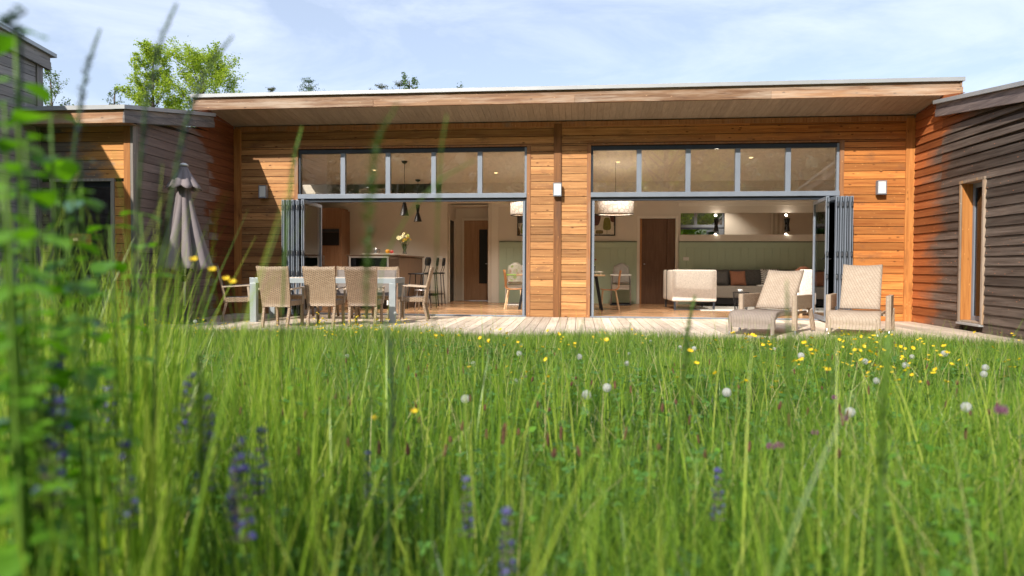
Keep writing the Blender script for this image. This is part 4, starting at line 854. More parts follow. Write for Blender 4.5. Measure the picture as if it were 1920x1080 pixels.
# ------------------------------------------------------------------ meadow
def npmesh(name, V, Q, mats, rnd, mi=None):
    me = bpy.data.meshes.new(name); me.vertices.add(len(V)); me.vertices.foreach_set('co', np.asarray(V, np.float32).ravel())
    me.loops.add(Q.size); me.loops.foreach_set('vertex_index', Q.astype(np.int32).ravel()); me.polygons.add(len(Q))
    me.polygons.foreach_set('loop_start', np.arange(0, Q.size, Q.shape[1], dtype=np.int32)); me.polygons.foreach_set('loop_total', np.full(len(Q), Q.shape[1], np.int32))
    for m_ in mats: me.materials.append(m_)
    if mi is not None: me.polygons.foreach_set('material_index', mi.astype(np.int32))
    a = me.attributes.new("rnd", 'FLOAT', 'FACE'); a.data.foreach_set('value', rnd.astype(np.float32))
    me.update(calc_edges=True); me.validate(); return me
def blades(P, H, W, lean, az, rnd, seg=3):
    n = len(P); t = np.linspace(0, 1, seg + 1)
    face = rng.uniform(0, 2 * np.pi, n); wx, wy = np.cos(face), np.sin(face)
    V = np.zeros((n, seg + 1, 2, 3))
    for i, q in enumerate(t):
        off = lean * H * q ** 1.9; cx = P[:, 0] + off * np.cos(az); cy_ = P[:, 1] + off * np.sin(az); cz = P[:, 2] + H * q * (1 - .28 * lean ** 2 * q)
        ww = W * (1 - q ** 1.6) * .5 + .0002
        for k, s_ in enumerate((-1, 1)): V[:, i, k] = np.stack([cx + s_ * ww * wx, cy_ + s_ * ww * wy, cz], -1)
    b = (np.arange(n) * (seg + 1) * 2)[:, None]; Q = np.concatenate([b + np.array([[2 * i, 2 * i + 1, 2 * i + 3, 2 * i + 2]]) for i in range(seg)], 0)
    return V.reshape(-1, 3), Q, np.tile(rnd, seg)
fx, fy = -math.sin(YAW), math.cos(YAW); rx, ry = math.cos(YAW), math.sin(YAW)
def scatter(n, d0, d1, side=.82, extra=.5, lo=None, hi=None):
    d = np.sqrt(rng.uniform(d0 * d0, d1 * d1, n)); s_ = rng.uniform(-1, 1, n) * (side * d + extra)
    if lo is not None: s_ = rng.uniform(lo, hi, n) * d
    x = EYE.x + fx * d + rx * s_; y = EYE.y + fy * d + ry * s_
    k = (y < -3.46) & ((x < 6.0) | (y < -8.2)) & ((x > -8.4) | (y < -9.2)); return x[k], y[k], d[k], s_[k]
def patch(x, y): return .5 + .25 * np.sin(x * 1.9 + 2 * np.sin(y * .8)) + .25 * np.sin(y * 2.3 + 1.7 * np.cos(x * 1.1) + .6)
allV, allQ, allR, off = [], [], [], 0
def push(res):
    global off
    allV.append(res[0]); allQ.append(res[1] + off); allR.append(res[2]); off += len(res[0])
for n, d0, d1 in ((24000, .36, 1.5), (75000, 1.5, 4), (120000, 4, 7), (130000, 7, 10.6)):
    x, y, d, s_ = scatter(n, d0, d1); p = patch(x, y); m_ = len(x)
    base = np.interp(d, [0, 1, 1.8, 4, 7, 9, 10], [.23, .22, .18, .165, .165, .18, .165])
    H = base * rng.uniform(.45, 1.45, m_) * (.65 + .7 * p); W = (.0028 + .00022 * d) * rng.uniform(.6, 1.3, m_)
    push(blades(np.stack([x, y, gz(x, y) - .01], -1), H, W, rng.uniform(.05, .9, m_) ** 1.3, rng.uniform(0, 6.28, m_), np.clip(.20 + .35 * p + rng.normal(0, .22, m_) + (rng.random(m_) < .07) * .4, 0, 1)))
# taller meadow grass, thickest at the left
for n, d0, d1, lo, hi, h0, h1 in ((1300, .6, 3.0, -.85, -.5, .45, .85), (240, .7, 3.2, -.6, -.54, .36, .60), (300, .7, 3.2, -.42, -.3, .34, .54), (420, .6, 3.0, -.42, .0, .36, .62), (420, .6, 3.0, 0, .85, .34, .60), (700, 3, 7, -.85, -.3, .28, .45), (600, 3, 7, -.3, .85, .22, .38)):
    x, y, d, s_ = scatter(n, d0, d1, lo=lo, hi=hi); m_ = len(x)
    push(blades(np.stack([x, y, gz(x, y) - .01], -1), rng.uniform(h0, h1, m_), rng.uniform(.003, .006, m_), rng.uniform(.03, .35, m_), rng.uniform(0, 6.28, m_), rng.uniform(.3, 1, m_), 5))
V = np.concatenate(allV); Q = np.concatenate(allQ); RR = np.concatenate(allR)
M['grass0'] = leafmat("meadow_grass", (0.018, 0.065, 0.006), (0.30, 0.43, 0.05), 0.42, 0.4, tcol=(1.5, 1.5, .35), scale=1.6)
gm_ = bpy.data.materials.new("meadow_blades"); gm_.use_nodes = True; t = gm_.node_tree; t.nodes.clear()
f = math_n(t, 'ADD', rndout(t), math_n(t, 'MULTIPLY_ADD', noise(t, coords(t, rnd=False), 2.2, 4, .6), .5, -.25), clamp=True)
col = ramp(t, f, [(0.0, (.012, .045, .008)), (.36, (.092, .195, .023)), (.66, (.23, .36, .04)), (.88, (.38, .48, .07)), (1.0, (.50, .54, .14))])
p_ = node(t, "ShaderNodeBsdfPrincipled", {'Base Color': col, 'Roughness': .38, 'Specular IOR Level': .45}); tl = node(t, "ShaderNodeBsdfTranslucent", {0: mixc(t, 1.0, col, (1.5, 1.6, .45), 'MULTIPLY')})
ms = node(t, "ShaderNodeMixShader", {0: .38, 1: p_.outputs[0], 2: tl.outputs[0]}); o_ = node(t, "ShaderNodeOutputMaterial"); t.links.new(ms.outputs[0], o_.inputs[0]); M['grass'] = gm_
g = bpy.data.objects.new("grass", npmesh("grass", V, Q, [M['grass']], RR)); COL.objects.link(g); tag(g, "tall green meadow grass filling the foreground", None, None, 'stuff')
# dry stalks
x, y, d, s_ = scatter(3200, .6, 9.8); m_ = len(x)
r_ = blades(np.stack([x, y, gz(x, y)], -1), np.interp(d, [0, 10], [.42, .2]) * rng.uniform(.7, 1.2, m_), .0022 + .0003 * d, rng.uniform(.05, .7, m_), rng.uniform(0, 6.28, m_), rng.uniform(0, 1, m_), 4)
M['straw'] = leafmat("dry_straw", (.32, .30, .12), (.55, .50, .26), .25)
g = bpy.data.objects.new("dry_stalks", npmesh("dry_stalks", r_[0], r_[1], [M['straw']], r_[2])); COL.objects.link(g); tag(g, "thin pale dry stalks among the green grass", None, None, 'stuff')
# ground leaves (clover and weeds)
n = 18000; x, y, d, s_ = scatter(n, .5, 8); n = len(x); sz = rng.uniform(.008, .019, n); z = gz(x, y) + rng.uniform(.06, .24, n) * np.interp(d, [0, 8], [1.1, .6])
P = np.stack([x, y, z], -1); nr = np.stack([rng.normal(0, .45, n), rng.normal(0, .45, n), np.ones(n)], -1); nr /= np.linalg.norm(nr, axis=1)[:, None]
a = rng.uniform(0, 6.28, n); u = np.stack([np.cos(a), np.sin(a), np.zeros(n)], -1); u -= nr * (u * nr).sum(1)[:, None]; v_ = np.cross(nr, u); VV = []
for k in range(3):
    c, s2 = math.cos(k * 2.094), math.sin(k * 2.094); e1 = u * c + v_ * s2; e2 = -u * s2 + v_ * c
    VV.append(np.stack([P, P + (e1 * .6 - e2 * .55) * sz[:, None], P + (e1 * 1.25 - e2 * .3) * sz[:, None], P + (e1 * 1.25 + e2 * .3) * sz[:, None], P + (e1 * .6 + e2 * .55) * sz[:, None]], 1))
VV = np.concatenate(VV, 0); Qc = (np.arange(len(VV)) * 5)[:, None] + np.arange(5)[None]
M['clover'] = leafmat("clover_leaf", (.03, .10, .015), (.10, .24, .04), .3)
g = bpy.data.objects.new("clover_leaves", npmesh("clover_leaves", VV.reshape(-1, 3), Qc, [M['clover']], rng.uniform(0, 1, len(VV)))); COL.objects.link(g); tag(g, "small round clover leaves low in the meadow", None, None, 'stuff')

def at(u, v, d):           # a point of the meadow d metres ahead of the lens
    return EYE + (fw + rt2 * (u - 960) / F - up2 * (v - 540 - SHY) / F) * d
def inst(me, name, loc, rz, lab, cat, group, scale=1.0, tilt=(0, 0)):
    o = bpy.data.objects.new(name, me); COL.objects.link(o); o.location = loc; o.rotation_euler = (R(tilt[0]), R(tilt[1]), R(rz)); o.scale = (scale,) * 3; return tag(o, lab, cat, group)
def keep(o): me = o.data; bpy.data.objects.remove(o); return me
def stemcurve(mb, L, r_, bend, m=0, n=5):
    pts = [(bend * (1 - (1 - i / n)) ** 2 * .0 + bend * (i / n) ** 2, bend * .5 * (i / n) ** 1.5, -L * i / n) for i in range(n + 1)]; mb.tube(pts, [r_ * (1 + .4 * i / n) for i in range(n + 1)], 5, m, cap=False)
# buttercups: cup of five petals, origin at the flower
def buttercup(sd):
    rr = random.Random(sd); mb = MB(); stemcurve(mb, .30, .0011, rr.uniform(-.06, .06), 1)
    for (ox, oy, oz, s_) in [(0, 0, 0, 1)] + [(rr.uniform(-.04, .04), rr.uniform(-.04, .04), rr.uniform(-.07, -.01), .85) for _ in range(sd % 3)]:
        if ox: mb.tube([(ox, oy, oz), (ox * .6, oy * .6, oz - .04), (ox * .1, oy * .1, oz - .10)], .0009, 4, 1)
        for k in range(5):
            a0 = k * 1.2566; q = .0125 * s_; c, s2 = math.cos(a0), math.sin(a0)
            def p(r0, w0, z0): return (ox + q * (r0 * c - w0 * s2), oy + q * (r0 * s2 + w0 * c), oz + q * z0)
            mb.add([p(.1, -.1, 0), p(.6, -.5, .25), p(1.05, -.38, .55), p(1.1, .38, .55), p(.6, .5, .25), p(.1, .1, 0)], [(0, 1, 2, 3, 4, 5)], 0)
    return keep(mb.build("buttercup", [M['petaly'], M['stem']]))
BC = [buttercup(s_) for s_ in range(4)]
def cups(n, u0, u1, v0, v1, d0, d1, lab, grp, lift):
    k_ = 0
    while k_ < n:
        u_ = random.uniform(u0, u1) if u1 - u0 > 500 else min(u1 + 40, max(u0 - 40, random.gauss((u0 + u1) / 2, (u1 - u0) / 3.2))); d_ = random.uniform(d0, d1); p = at(u_, 640, d_)
        if p.y > -3.5: d_ *= .9; p = at(u_, 640, d_)
        p.z = float(gz(p.x, p.y)) + float(np.interp(d_, [0, 1, 4, 7, 9, 10], [.24, .27, .26, .21, .185, .165])) * random.uniform(.95, 1.55) + lift * random.random(); k_ += 1
        inst(BC[k_ % 4], "buttercup", p, random.uniform(0, 360), lab, "wildflower", grp, random.uniform(.55, .95), (random.uniform(-5, 55), random.uniform(-25, 25)))
cups(95, 560, 830, 590, 660, 5.5, 9.2, "small yellow buttercup at the meadow edge in front of the terrace table", "buttercups before the terrace table", .12)
cups(60, 170, 480, 575, 625, 6.5, 8.6, "small yellow buttercup at the meadow edge in front of the parasol", "buttercups before the parasol", .08)
cups(70, 1440, 1920, 700, 790, 2.4, 5.6, "yellow buttercup in the thick patch at the right of the meadow", "buttercups at the right of the meadow", .06)
cups(70, 800, 1660, 670, 830, 2.6, 5.5, "yellow buttercup scattered in the middle of the meadow", "buttercups across the middle meadow", .06)
for u_, v_, d_, lab in ((776, 772, 1.5, "orange yellow buttercup, blurred, low in the middle of the meadow"), (363, 488, 1.3, "blurred yellow buttercup in front of the parasol canopy"), (398, 507, 1.35, "blurred yellow buttercup just right of the parasol hem"), (436, 530, 1.4, "blurred yellow buttercup in front of the left end chair"), (424, 524, 1.45, "blurred buttercup, left of the pair before the left end chair"), (702, 785, 1.6, "pale yellow buttercup, blurred, left of the orange one")):
    p = at(u_, v_, d_); inst(BC[0], "buttercup", p, 20, lab, "wildflower", None, .6, (25, 0))
# dandelion clocks
M['fluff'] = leafmat("seed_fluff", (.62, .62, .60), (.80, .80, .78), .45, tcol=(1, 1, 1))
mb = MB(); stemcurve(mb, .42, .0018, .03, 1); mb.lathe([(.001, .004), (.004, .002), (.004, -.003), (.001, -.005)], n=8, m=2)
ga = math.pi * (3 - 5 ** .5)
for i in range(150):
    z = 1 - 2 * (i + .5) / 150; q = math.sqrt(1 - z * z); d_ = Vector((q * math.cos(i * ga), q * math.sin(i * ga), z)); o1 = d_.orthogonal().normalized(); o2 = d_.cross(o1)
    c = d_ * .021; mb.add([d_ * .004 + o1 * .0002, c + o1 * .0002, c - o1 * .0002, d_ * .004 - o1 * .0002], [(0, 1, 2, 3)], 0)
    for k in range(3):
        e = o1 * math.cos(k * 1.05) + o2 * math.sin(k * 1.05); f_ = d_.cross(e) * .0005
        mb.add([c + e * .0055 + d_ * .002 + f_, c + e * .0055 + d_ * .002 - f_, c - e * .0055 + d_ * .002 - f_, c - e * .0055 + d_ * .002 + f_], [(0, 1, 2, 3)], 0)
DC = keep(mb.build("dandelion_clock", [M['fluff'], M['stem'], M['cushbrown']]))
DL = ((1502, 667, 3.4, "white dandelion clock in front of the left lounger's right leg"), (1138, 727, 2.5, "largest white dandelion clock, right of centre in the meadow"), (1100, 740, 2.6, "white dandelion clock just left of the largest one"), (1622, 678, 3.9, "white dandelion clock below the right lounger"), (1771, 663, 3.9, "white dandelion clock below the narrow window"), (1710, 669, 4.9, "smaller white dandelion clock left of the one below the narrow window"), (1086, 669, 4.2, "white dandelion clock below the timber pillar"), (966, 715, 4.0, "white dandelion clock left of the pillar foot, low in the grass"), (887, 682, 5.0, "white dandelion clock below the left opening"), (651, 668, 5.4, "white dandelion clock below the middle near chair"), (741, 587, 7.5, "white dandelion clock beside the table's right front leg"), (1451, 654, 6.5, "small dandelion clock below the shaded leg rest"), (1220, 640, 7.6, "small dandelion clock near the deck below the right opening"), (1275, 651, 6.8, "small dandelion clock below the armchair"), (978, 647, 7.0, "small dandelion clock near the deck left of the pillar"), (1180, 664, 6.2, "faint dandelion clock between the pillar and the armchair"), (1305, 823, 3.0, "pale dandelion clock low in the right half of the meadow"), (366, 603, 6.8, "pale dandelion clock near the parasol foot"), (264, 625, 5.8, "pale dandelion clock at the far left of the meadow edge"))
for i, (u_, v_, d_, lab) in enumerate(DL): inst(DC, "dandelion_clock", at(u_, v_, d_), i * 47, lab, "dandelion clock", "dandelion clocks", random.uniform(.68, .85), (random.uniform(-8, 8), random.uniform(-8, 8)))
for i in range(11):
    u_ = random.uniform(700, 1900); v_ = random.uniform(650, 790); inst(DC, "dandelion_clock", at(u_, v_, 534 / (v_ - 559) * .88 if v_ > 625 else 6), i * 31, "pale dandelion clock standing among the buttercups and grass of the meadow", "dandelion clock", "scattered dandelion clocks", random.uniform(.6, .8))
# brown plantain / sorrel heads
M['brown'] = plain("brown_seed_head", (.11, .045, .025), .9, 0, .3, 80)
def head(r_, L, sd):
    mb = MB(); stemcurve(mb, .34, .0010, .03 * (sd - 1), 1)
    mb.lathe([(.0005, L), (r_ * .7, L * .8), (r_, L * .45), (r_ * .85, .002), (.0005, -.002)], n=8, m=0, mod=lambda a, i: 1 + .25 * math.sin(a * 4 + i * 2)); return keep(mb.build("seed_head", [M['brown'], M['stem']]))
SHD = [head(.0045, .028, 0), head(.0035, .036, 1), head(.005, .020, 2)]
for i in range(110):
    u_, v_ = random.uniform(430, 1900), random.uniform(640, 860); d_ = min(8.2, 534 / (v_ - 559)) * random.uniform(.78, .98)
    r_ = ("left", "middle", "right")[min(2, int((u_ - 430) / 500))]
    inst(SHD[i % 3], "seed_head", at(u_, v_, d_), random.uniform(0, 360), "dark brown plantain seed head standing in the %s of the meadow" % r_, "seed head", "seed heads in the %s of the meadow" % r_, random.uniform(.8, 1.2), (random.uniform(-14, 14), random.uniform(-14, 14)))
# clover flowers
M['pink'] = leafmat("clover_pink", (.16, .06, .11), (.34, .17, .24), .2, tcol=(1, .8, 1), scale=90)
mb = MB(); stemcurve(mb, .3, .0014, .02, 1)
for i in range(90):
    z = 1 - 1.6 * (i + .5) / 90; q = math.sqrt(max(0, 1 - z * z)); d_ = Vector((q * math.cos(i * ga), q * math.sin(i * ga), z)); e = d_.orthogonal().normalized() * .0014
    mb.add([d_ * .005 + e, d_ * .0135 + e * .6 + Vector((0, 0, .002)), d_ * .0135 - e * .6 + Vector((0, 0, .002)), d_ * .005 - e], [(0, 1, 2, 3)], 0)
mb.lathe([(.0005, .009), (.008, .006), (.0085, -.002), (.0005, -.007)], n=10, m=0)
CF = keep(mb.build("clover_flower", [M['pink'], M['stem']]))
for u_, v_, d_, lab in ((1877, 770, 1.15, "largest purple pink clover flower near the right edge, blurred"), (1583, 785, 1.9, "dark pink clover flower right of centre, fairly sharp"), (1462, 836, 1.6, "blurred pink clover flower, right of a close pair"), (1445, 838, 1.65, "blurred pink clover flower, left of a close pair"), (1565, 746, 2.4, "faint pink clover flower above the dark pink one"), (985, 708, 3.6, "small pink clover flower beside a dandelion clock"), (1230, 733, 3.2, "small pale clover flower right of the largest dandelion clock"), (770, 835, 2.4, "small mauve clover flower left of centre"), (1528, 812, 2.0, "small dark clover flower left of the tall blurred stalk")):
    inst(CF, "clover_flower", at(u_, v_, d_), 0, lab, "wildflower", None, .8)
# purple bugle spikes
M['violet'] = leafmat("violet_petal", (.045, .04, .17), (.11, .10, .33), .25, tcol=(.9, .9, 1.3), scale=60); M['bract'] = leafmat("dark_bract", (.04, .045, .03), (.13, .09, .10), .2, scale=30)
def bugle(sd):
    rr = random.Random(sd); mb = MB(); stemcurve(mb, .3, .0022, .02, 2)
    mb.tube([(0, 0, -.01), (0, 0, .10)], [.0025, .0012], 5, 2)
    for w_ in range(8):
        z = w_ * .0135
        for k in range(6):
            a = k * 1.047 + w_ * .5 + rr.uniform(-.2, .2); q = (.013 - .0009 * w_) * rr.uniform(.8, 1.2); c, s2 = math.cos(a), math.sin(a)
            mb.add([(0, 0, z), (q * .7 * c - .004 * s2, q * .7 * s2 + .004 * c, z + .001), (q * 1.2 * c, q * 1.2 * s2, z + .003), (q * .7 * c + .004 * s2, q * .7 * s2 - .004 * c, z + .001)], [(0, 1, 2, 3)], 1)
            if rr.random() < .42:
                zz = z + .003; mb.add([(q * .3 * c, q * .3 * s2, zz), (q * c - .0035 * s2, q * s2 + .0035 * c, zz + .006), (q * 1.35 * c - .002 * s2, q * 1.35 * s2 + .002 * c, zz + .001), (q * 1.35 * c + .002 * s2, q * 1.35 * s2 - .002 * c, zz + .001), (q * c + .0035 * s2, q * s2 - .0035 * c, zz + .006)], [(0, 1, 2, 3, 4)], 0)
    return keep(mb.build("bugle_spike", [M['violet'], M['bract'], M['stem']]))
BG = [bugle(i) for i in range(3)]
for i, (u_, v_, d_) in enumerate(((100, 790, .85), (122, 830, .88), (88, 860, .8), (222, 790, 1.1), (205, 815, 1.15), (300, 800, 1.2), (340, 840, 1.2), (372, 850, 1.25), (395, 870, 1.2), (330, 900, 1.05), (385, 930, 1.0), (408, 960, .95), (440, 980, .9), (345, 960, .9), (485, 935, 1.05), (522, 950, 1.05), (455, 1020, .85), (40, 940, .7), (90, 960, .7), (185, 940, .9), (240, 1000, .8))[::2]):
    inst(BG[i % 3], "bugle_spike", at(u_, v_ - 10, d_), i * 40, "blurred violet blue bugle spike in the left foreground grass", "wildflower", "violet flower spikes at the left", random.uniform(.95, 1.25), (random.uniform(-8, 8), random.uniform(-8, 8)))
for u_, v_, d_, lab in ((690, 935, 1.3, "violet bugle spike standing alone left of centre"), (875, 1005, 1.05, "violet bugle spike standing alone at the bottom centre"), (950, 1090, .85, "violet bugle tip at the bottom edge of the picture"), (1345, 975, 1.2, "violet bugle spike right of centre near the bottom")):
    inst(BG[1], "bugle_spike", at(u_, v_, d_), 10, lab, "wildflower", None, .9)
# tall blurred stalks close to the camera
def stalk(name, pts, r_, headfrac, lab, mats, hr=2.6, cat="grass stalk"):
    P_ = [at(*p) for p in pts]; last = P_[-1]; zg = float(gz(last.x, last.y)) - .02
    if last.z > zg: P_.append(Vector((last.x + (last.x - P_[-2].x) * .3, last.y, zg)))
    r_ *= 1.6; t_ = thing(name, lab, cat, tuple(P_[-1])); b0 = P_[-1]; n = len(P_); L = [0]
    for a, b in zip(P_, P_[1:]): L.append(L[-1] + (a - b).length)
    def pos(s_):
        s_ *= L[-1]
        for i in range(n - 1):
            if s_ <= L[i + 1] + 1e-6: q = (s_ - L[i]) / max(1e-6, L[i + 1] - L[i]); return P_[i].lerp(P_[i + 1], q) - b0
        return P_[-1] - b0
    q = [pos(i / 24) for i in range(25)]; MB().tube(q, [r_ * (.6 + .6 * i / 24) for i in range(25)], 6).build("stem", mats[1], t_, True)
    k = 60; mb = MB(); rr = random.Random(len(lab))
    for i in range(k):
        f_ = headfrac * i / k; c = pos(f_); s_ = r_ * hr * math.sin(math.pi * min(1, (i + 3) / (k + 2))) ** .6
        for _ in range(3):
            a = rr.uniform(0, 6.28); e = Vector((math.cos(a), math.sin(a), rr.uniform(.2, .9))) * s_; w_ = e.cross(Vector((.3, .2, 1))).normalized() * s_ * .35
            mb.add([c, c + e * .6 + w_, c + e * 1.15, c + e * .6 - w_], [(0, 1, 2, 3)])
    mb.build("seed_head", mats[0], t_); return t_
M['stalkblue'] = leafmat("dusky_seed", (.05, .06, .085), (.12, .14, .17), .2, tcol=(1, 1, 1.1)); M['stalkgreen'] = leafmat("green_seed", (.05, .11, .04), (.13, .22, .08), .3)
SB = (M['stalkblue'], M['stalkgreen']); SG = (M['stalkgreen'], M['stem'])
stalk("grass_stalk", [(188, 55, .85), (165, 120, .85), (150, 195, .86), (132, 330, .87), (120, 520, .9), (118, 700, .95)], .0013, .22, "tall dusky grass stalk against the sky at the left, leftmost of three", SB, 3.3)
stalk("grass_stalk", [(331, 8, .80), (300, 75, .80), (288, 140, .81), (272, 200, .82), (262, 330, .84), (250, 520, .88), (245, 700, .92)], .0014, .24, "tallest dusky grass stalk reaching the top of the sky", SB, 3.3)
stalk("grass_stalk", [(436, 68, .80), (402, 108, .80), (372, 165, .81), (350, 220, .82), (325, 340, .85), (300, 520, .88), (290, 700, .92)], .0014, .28, "dusky grass stalk leaning right against the eave, rightmost of three", SB, 3.3)
stalk("grass_stalk", [(566, 238, 1.0), (552, 290, 1.0), (545, 345, 1.0), (535, 460, 1.0), (528, 620, 1.05), (526, 760, 1.1)], .0013, .16, "green blurred stalk in front of the left folded doors", SG)
stalk("grass_stalk", [(745, 195, .7), (720, 235, .7), (700, 290, .72), (690, 400, .75), (685, 600, .8)], .0008, .35, "faint feathery stalk in front of the left window", SG, 7)
stalk("grass_stalk", [(838, 215, .8), (829, 260, .8), (824, 330, .81), (820, 420, .82), (815, 620, .9), (812, 800, .95)], .0008, .17, "thin green stalk crossing the fourth pane of the left window", SG)
stalk("grass_stalk", [(890, 300, .8), (850, 320, .8), (810, 350, .81), (770, 395, .82), (720, 480, .85), (700, 640, .9)], .0007, .2, "thin leaning stalk crossing the left window diagonally", SG)
stalk("grass_stalk", [(1303, 555, 1.2), (1292, 600, 1.2), (1283, 680, 1.2), (1270, 800, 1.2)], .0020, .3, "dark grass stalk in front of the armchair foot", SG)
stalk("grass_stalk", [(1666, 625, .75), (1660, 700, .75), (1656, 790, .76), (1650, 900, .78)], .0032, .6, "thick dark green blurred stalk before the right lounger", SG, 1.8)
stalk("grass_stalk", [(1475, 525, .9), (1476, 600, .9), (1480, 700, .92), (1470, 850, .95)], .0008, .12, "faint stalk crossing the left lounger", SG)
stalk("grass_stalk", [(372, 655, .9), (376, 760, .9), (378, 900, .92)], .0026, .5, "dark green blurred stalk left of centre", SG, 1.8)
stalk("grass_stalk", [(722, 600, .9), (732, 660, .9), (736, 760, .92), (730, 900, .94)], .0022, .4, "grey green blurred stalk below the table's right leg", SB, 1.8)
for i in range(26):
    u0 = random.uniform(880, 1900) if i < 18 else random.uniform(420, 880); v0 = random.uniform(585, 700); d_ = random.uniform(.9, 2.4); sd_ = "right" if i < 18 else "left"
    stalk("grass_stalk", [(u0, v0, d_), (u0 - random.uniform(-8, 14), v0 + 60, d_), (u0 - random.uniform(-12, 26), v0 + 220, d_ + .05)], .0011, random.uniform(.12, .35), "thin green grass stalk rising above the meadow in its %s half" % sd_, SG, random.uniform(1.5, 3))['group'] = "thin grass stalks in the %s half" % sd_
# broad bright blades close by
mbl = leafmat("bright_blade", (.26, .36, .05), (.42, .52, .10), .5)
for i, (u0, v0, u1, v1, d_, wd) in enumerate(((1068, 790, 1018, 1085, .62, .0055), (1585, 790, 1575, 960, 1.0, .005), (1545, 800, 1550, 930, 1.0, .0045), (1715, 910, 1740, 1085, .8, .005), (1790, 900, 1752, 1085, .85, .005), (268, 660, 262, 900, .8, .006), (300, 720, 300, 900, .8, .006), (1232, 880, 1222, 1085, .8, .005), (1655, 850, 1700, 1000, .95, .007))):
    a, b = at(u0, v0, d_), at(u1, v1, d_); zg = float(gz(b.x, b.y)) - .02; b2 = b + (b - a).normalized() * max(.05, (b.z - zg)); mb = MB(); n = 10
    g = []
    for k in range(n + 1):
        q = k / n; p = a.lerp(b2, q) + rt2 * .015 * math.sin(q * 3.1) * (1 if i % 2 else -1); w_ = wd * .5 * min(1, .12 + q * 3); g += [p - rt2 * w_, p + rt2 * w_ + fw * .002]
    mb.add(g, [(2 * k, 2 * k + 1, 2 * k + 3, 2 * k + 2) for k in range(n)]); o = mb.build("grass_stalk", mbl, None, True)
    tag(o, "broad bright yellow green blade, blurred, " + ["bending up from the bottom centre", "right of the dark pink clover flower", "left of the dark pink clover flower", "lowest at the right, nearest its left side", "at the bottom right, leaning right", "in the left foreground, longest", "in the left foreground, shorter", "at the bottom right of centre", "widest, beside the thick dark stalk"][i], "grass blade")
# leafy plants at the left
M['nettle'] = leafmat("nettle_leaf", (.06, .17, .012), (.17, .36, .03), .4, tcol=(1.4, 1.6, .3)); M['bluegreen'] = leafmat("dusky_leaf", (.04, .10, .07), (.10, .20, .15), .3)
def leafplant(u_, v_, d_, n, size, lab, mat, lean=0, spread=1.0):
    top = at(u_, v_, d_); zg = float(gz(top.x, top.y)) - .02; H = top.z - zg; base = Vector((top.x - lean * .2, top.y + .03, zg)); rr = random.Random(int(u_ * 7 + v_))
    t_ = thing("leafy_plant", lab, "plant", tuple(base)); loc = lambda q: (base.lerp(top, q) + rt2 * lean * .08 * math.sin(q * 3.1) - base)
    MB().tube([loc(i / 12) for i in range(13)], [.0028 * (1.2 - .7 * i / 12) for i in range(13)], 6).build("stem", M['stem'], t_, True)
    mb = MB()
    for i in range(n):
        q = 1 - (i // 2) * .085 * (H and .6 / max(H, .3)) ; a = (i // 2) * 1.57 + (i % 2) * 3.14 + rr.uniform(-.5, .5)
        if q < .1: break
        c = loc(q); s_ = size * rr.uniform(.7, 1.15) * (.55 + .45 * min(1, (i + 1) / 4)); d0 = Vector((math.cos(a), math.sin(a), rr.uniform(-.35, .35))).normalized(); sd = d0.cross(Vector((0, 0, 1))).normalized(); up_ = sd.cross(d0)
        c = c + d0 * size * .25 * spread; g = []
        for k in range(7):
            f_ = k / 6; w_ = s_ * .40 * math.sin(math.pi * min(1, f_ * .92 + .06)) ** .75; pz = -.25 * s_ * f_ ** 2
            for j in (-1, -.5, 0, .5, 1): g.append(c + d0 * s_ * f_ + sd * w_ * j + up_ * (pz + .12 * w_ * abs(j) * 2))
        mb.add(g, [(k * 5 + j, k * 5 + j + 1, k * 5 + j + 6, k * 5 + j + 5) for k in range(6) for j in range(4)])
        mb.tube([loc(q), c], .001, 4)
    mb.build("leaves", mat, t_, True); return t_
LP = ((28, 60, .72, 8, .045, "leafy stem with two big leaves across the far left roof", 0, 0), (95, 215, .80, 16, .050, "leafy plant with bright drooping leaves below the left roof edge", 0, 0), (48, 265, .72, 18, .045, "leafy plant at the left edge in front of the tall building", 0, 0), (60, 370, .85, 16, .038, "leafy plant left of the dark glazed door", 0, 0), (128, 415, .9, 12, .036, "leafy plant over the left jamb of the dark door", 0, 0), (205, 425, 1.0, 12, .042, "leafy plant with broad leaves across the dark glass", 0, .3), (262, 400, 1.05, 8, .034, "small leafed plant by the grey corner board", 0, .4), (20, 450, .7, 18, .045, "dense leafy plant at the left edge, middle height", 0, 0), (105, 520, .85, 16, .042, "leafy plant below the dark glazed door", 0, 0), (172, 560, 1.0, 12, .048, "leafy plant with one large pale leaf under the dark door", 0, 0), (35, 620, .7, 16, .042, "dense leafy plant at the left edge, lowest", 0, 0), (8, 190, .75, 16, .04, "bluish leaved plant at the extreme left edge", 1, 0), (150, 300, .85, 10, .028, "dusky leaved plant beside the bright drooping leaves", 1, 0), (10, 330, .62, 16, .04, "leafy plant at the extreme left, very blurred", 0, 0), (75, 690, .8, 14, .04, "low leafy plant among the violet spikes", 0, 0), (700, 690, 2.2, 12, .03, "small leafy plant below the terrace table", 0, 0), (545, 690, 1.9, 12, .035, "small leafy plant below the near chairs", 0, 0), (1005, 705, 2.0, 10, .028, "small leafy plant below the pillar", 0, 0), (1690, 850, 1.2, 12, .03, "leafy plant right of the thick dark stalk", 0, 0), (1850, 850, 1.3, 12, .03, "leafy plant below the largest clover flower", 0, 0), (1780, 930, 1.0, 12, .03, "pale leafed plant low at the bottom right", 0, 0), (1130, 860, 1.6, 12, .028, "leafy plant low in the middle of the meadow", 0, 0), (1740, 790, 1.5, 10, .028, "small leafy plant in the right buttercup patch", 0, 0))
for u_, v_, d_, n, s_, lab, mi_, ln in LP: leafplant(u_, v_, d_, n, s_, lab, M['bluegreen'] if mi_ else M['nettle'], ln)
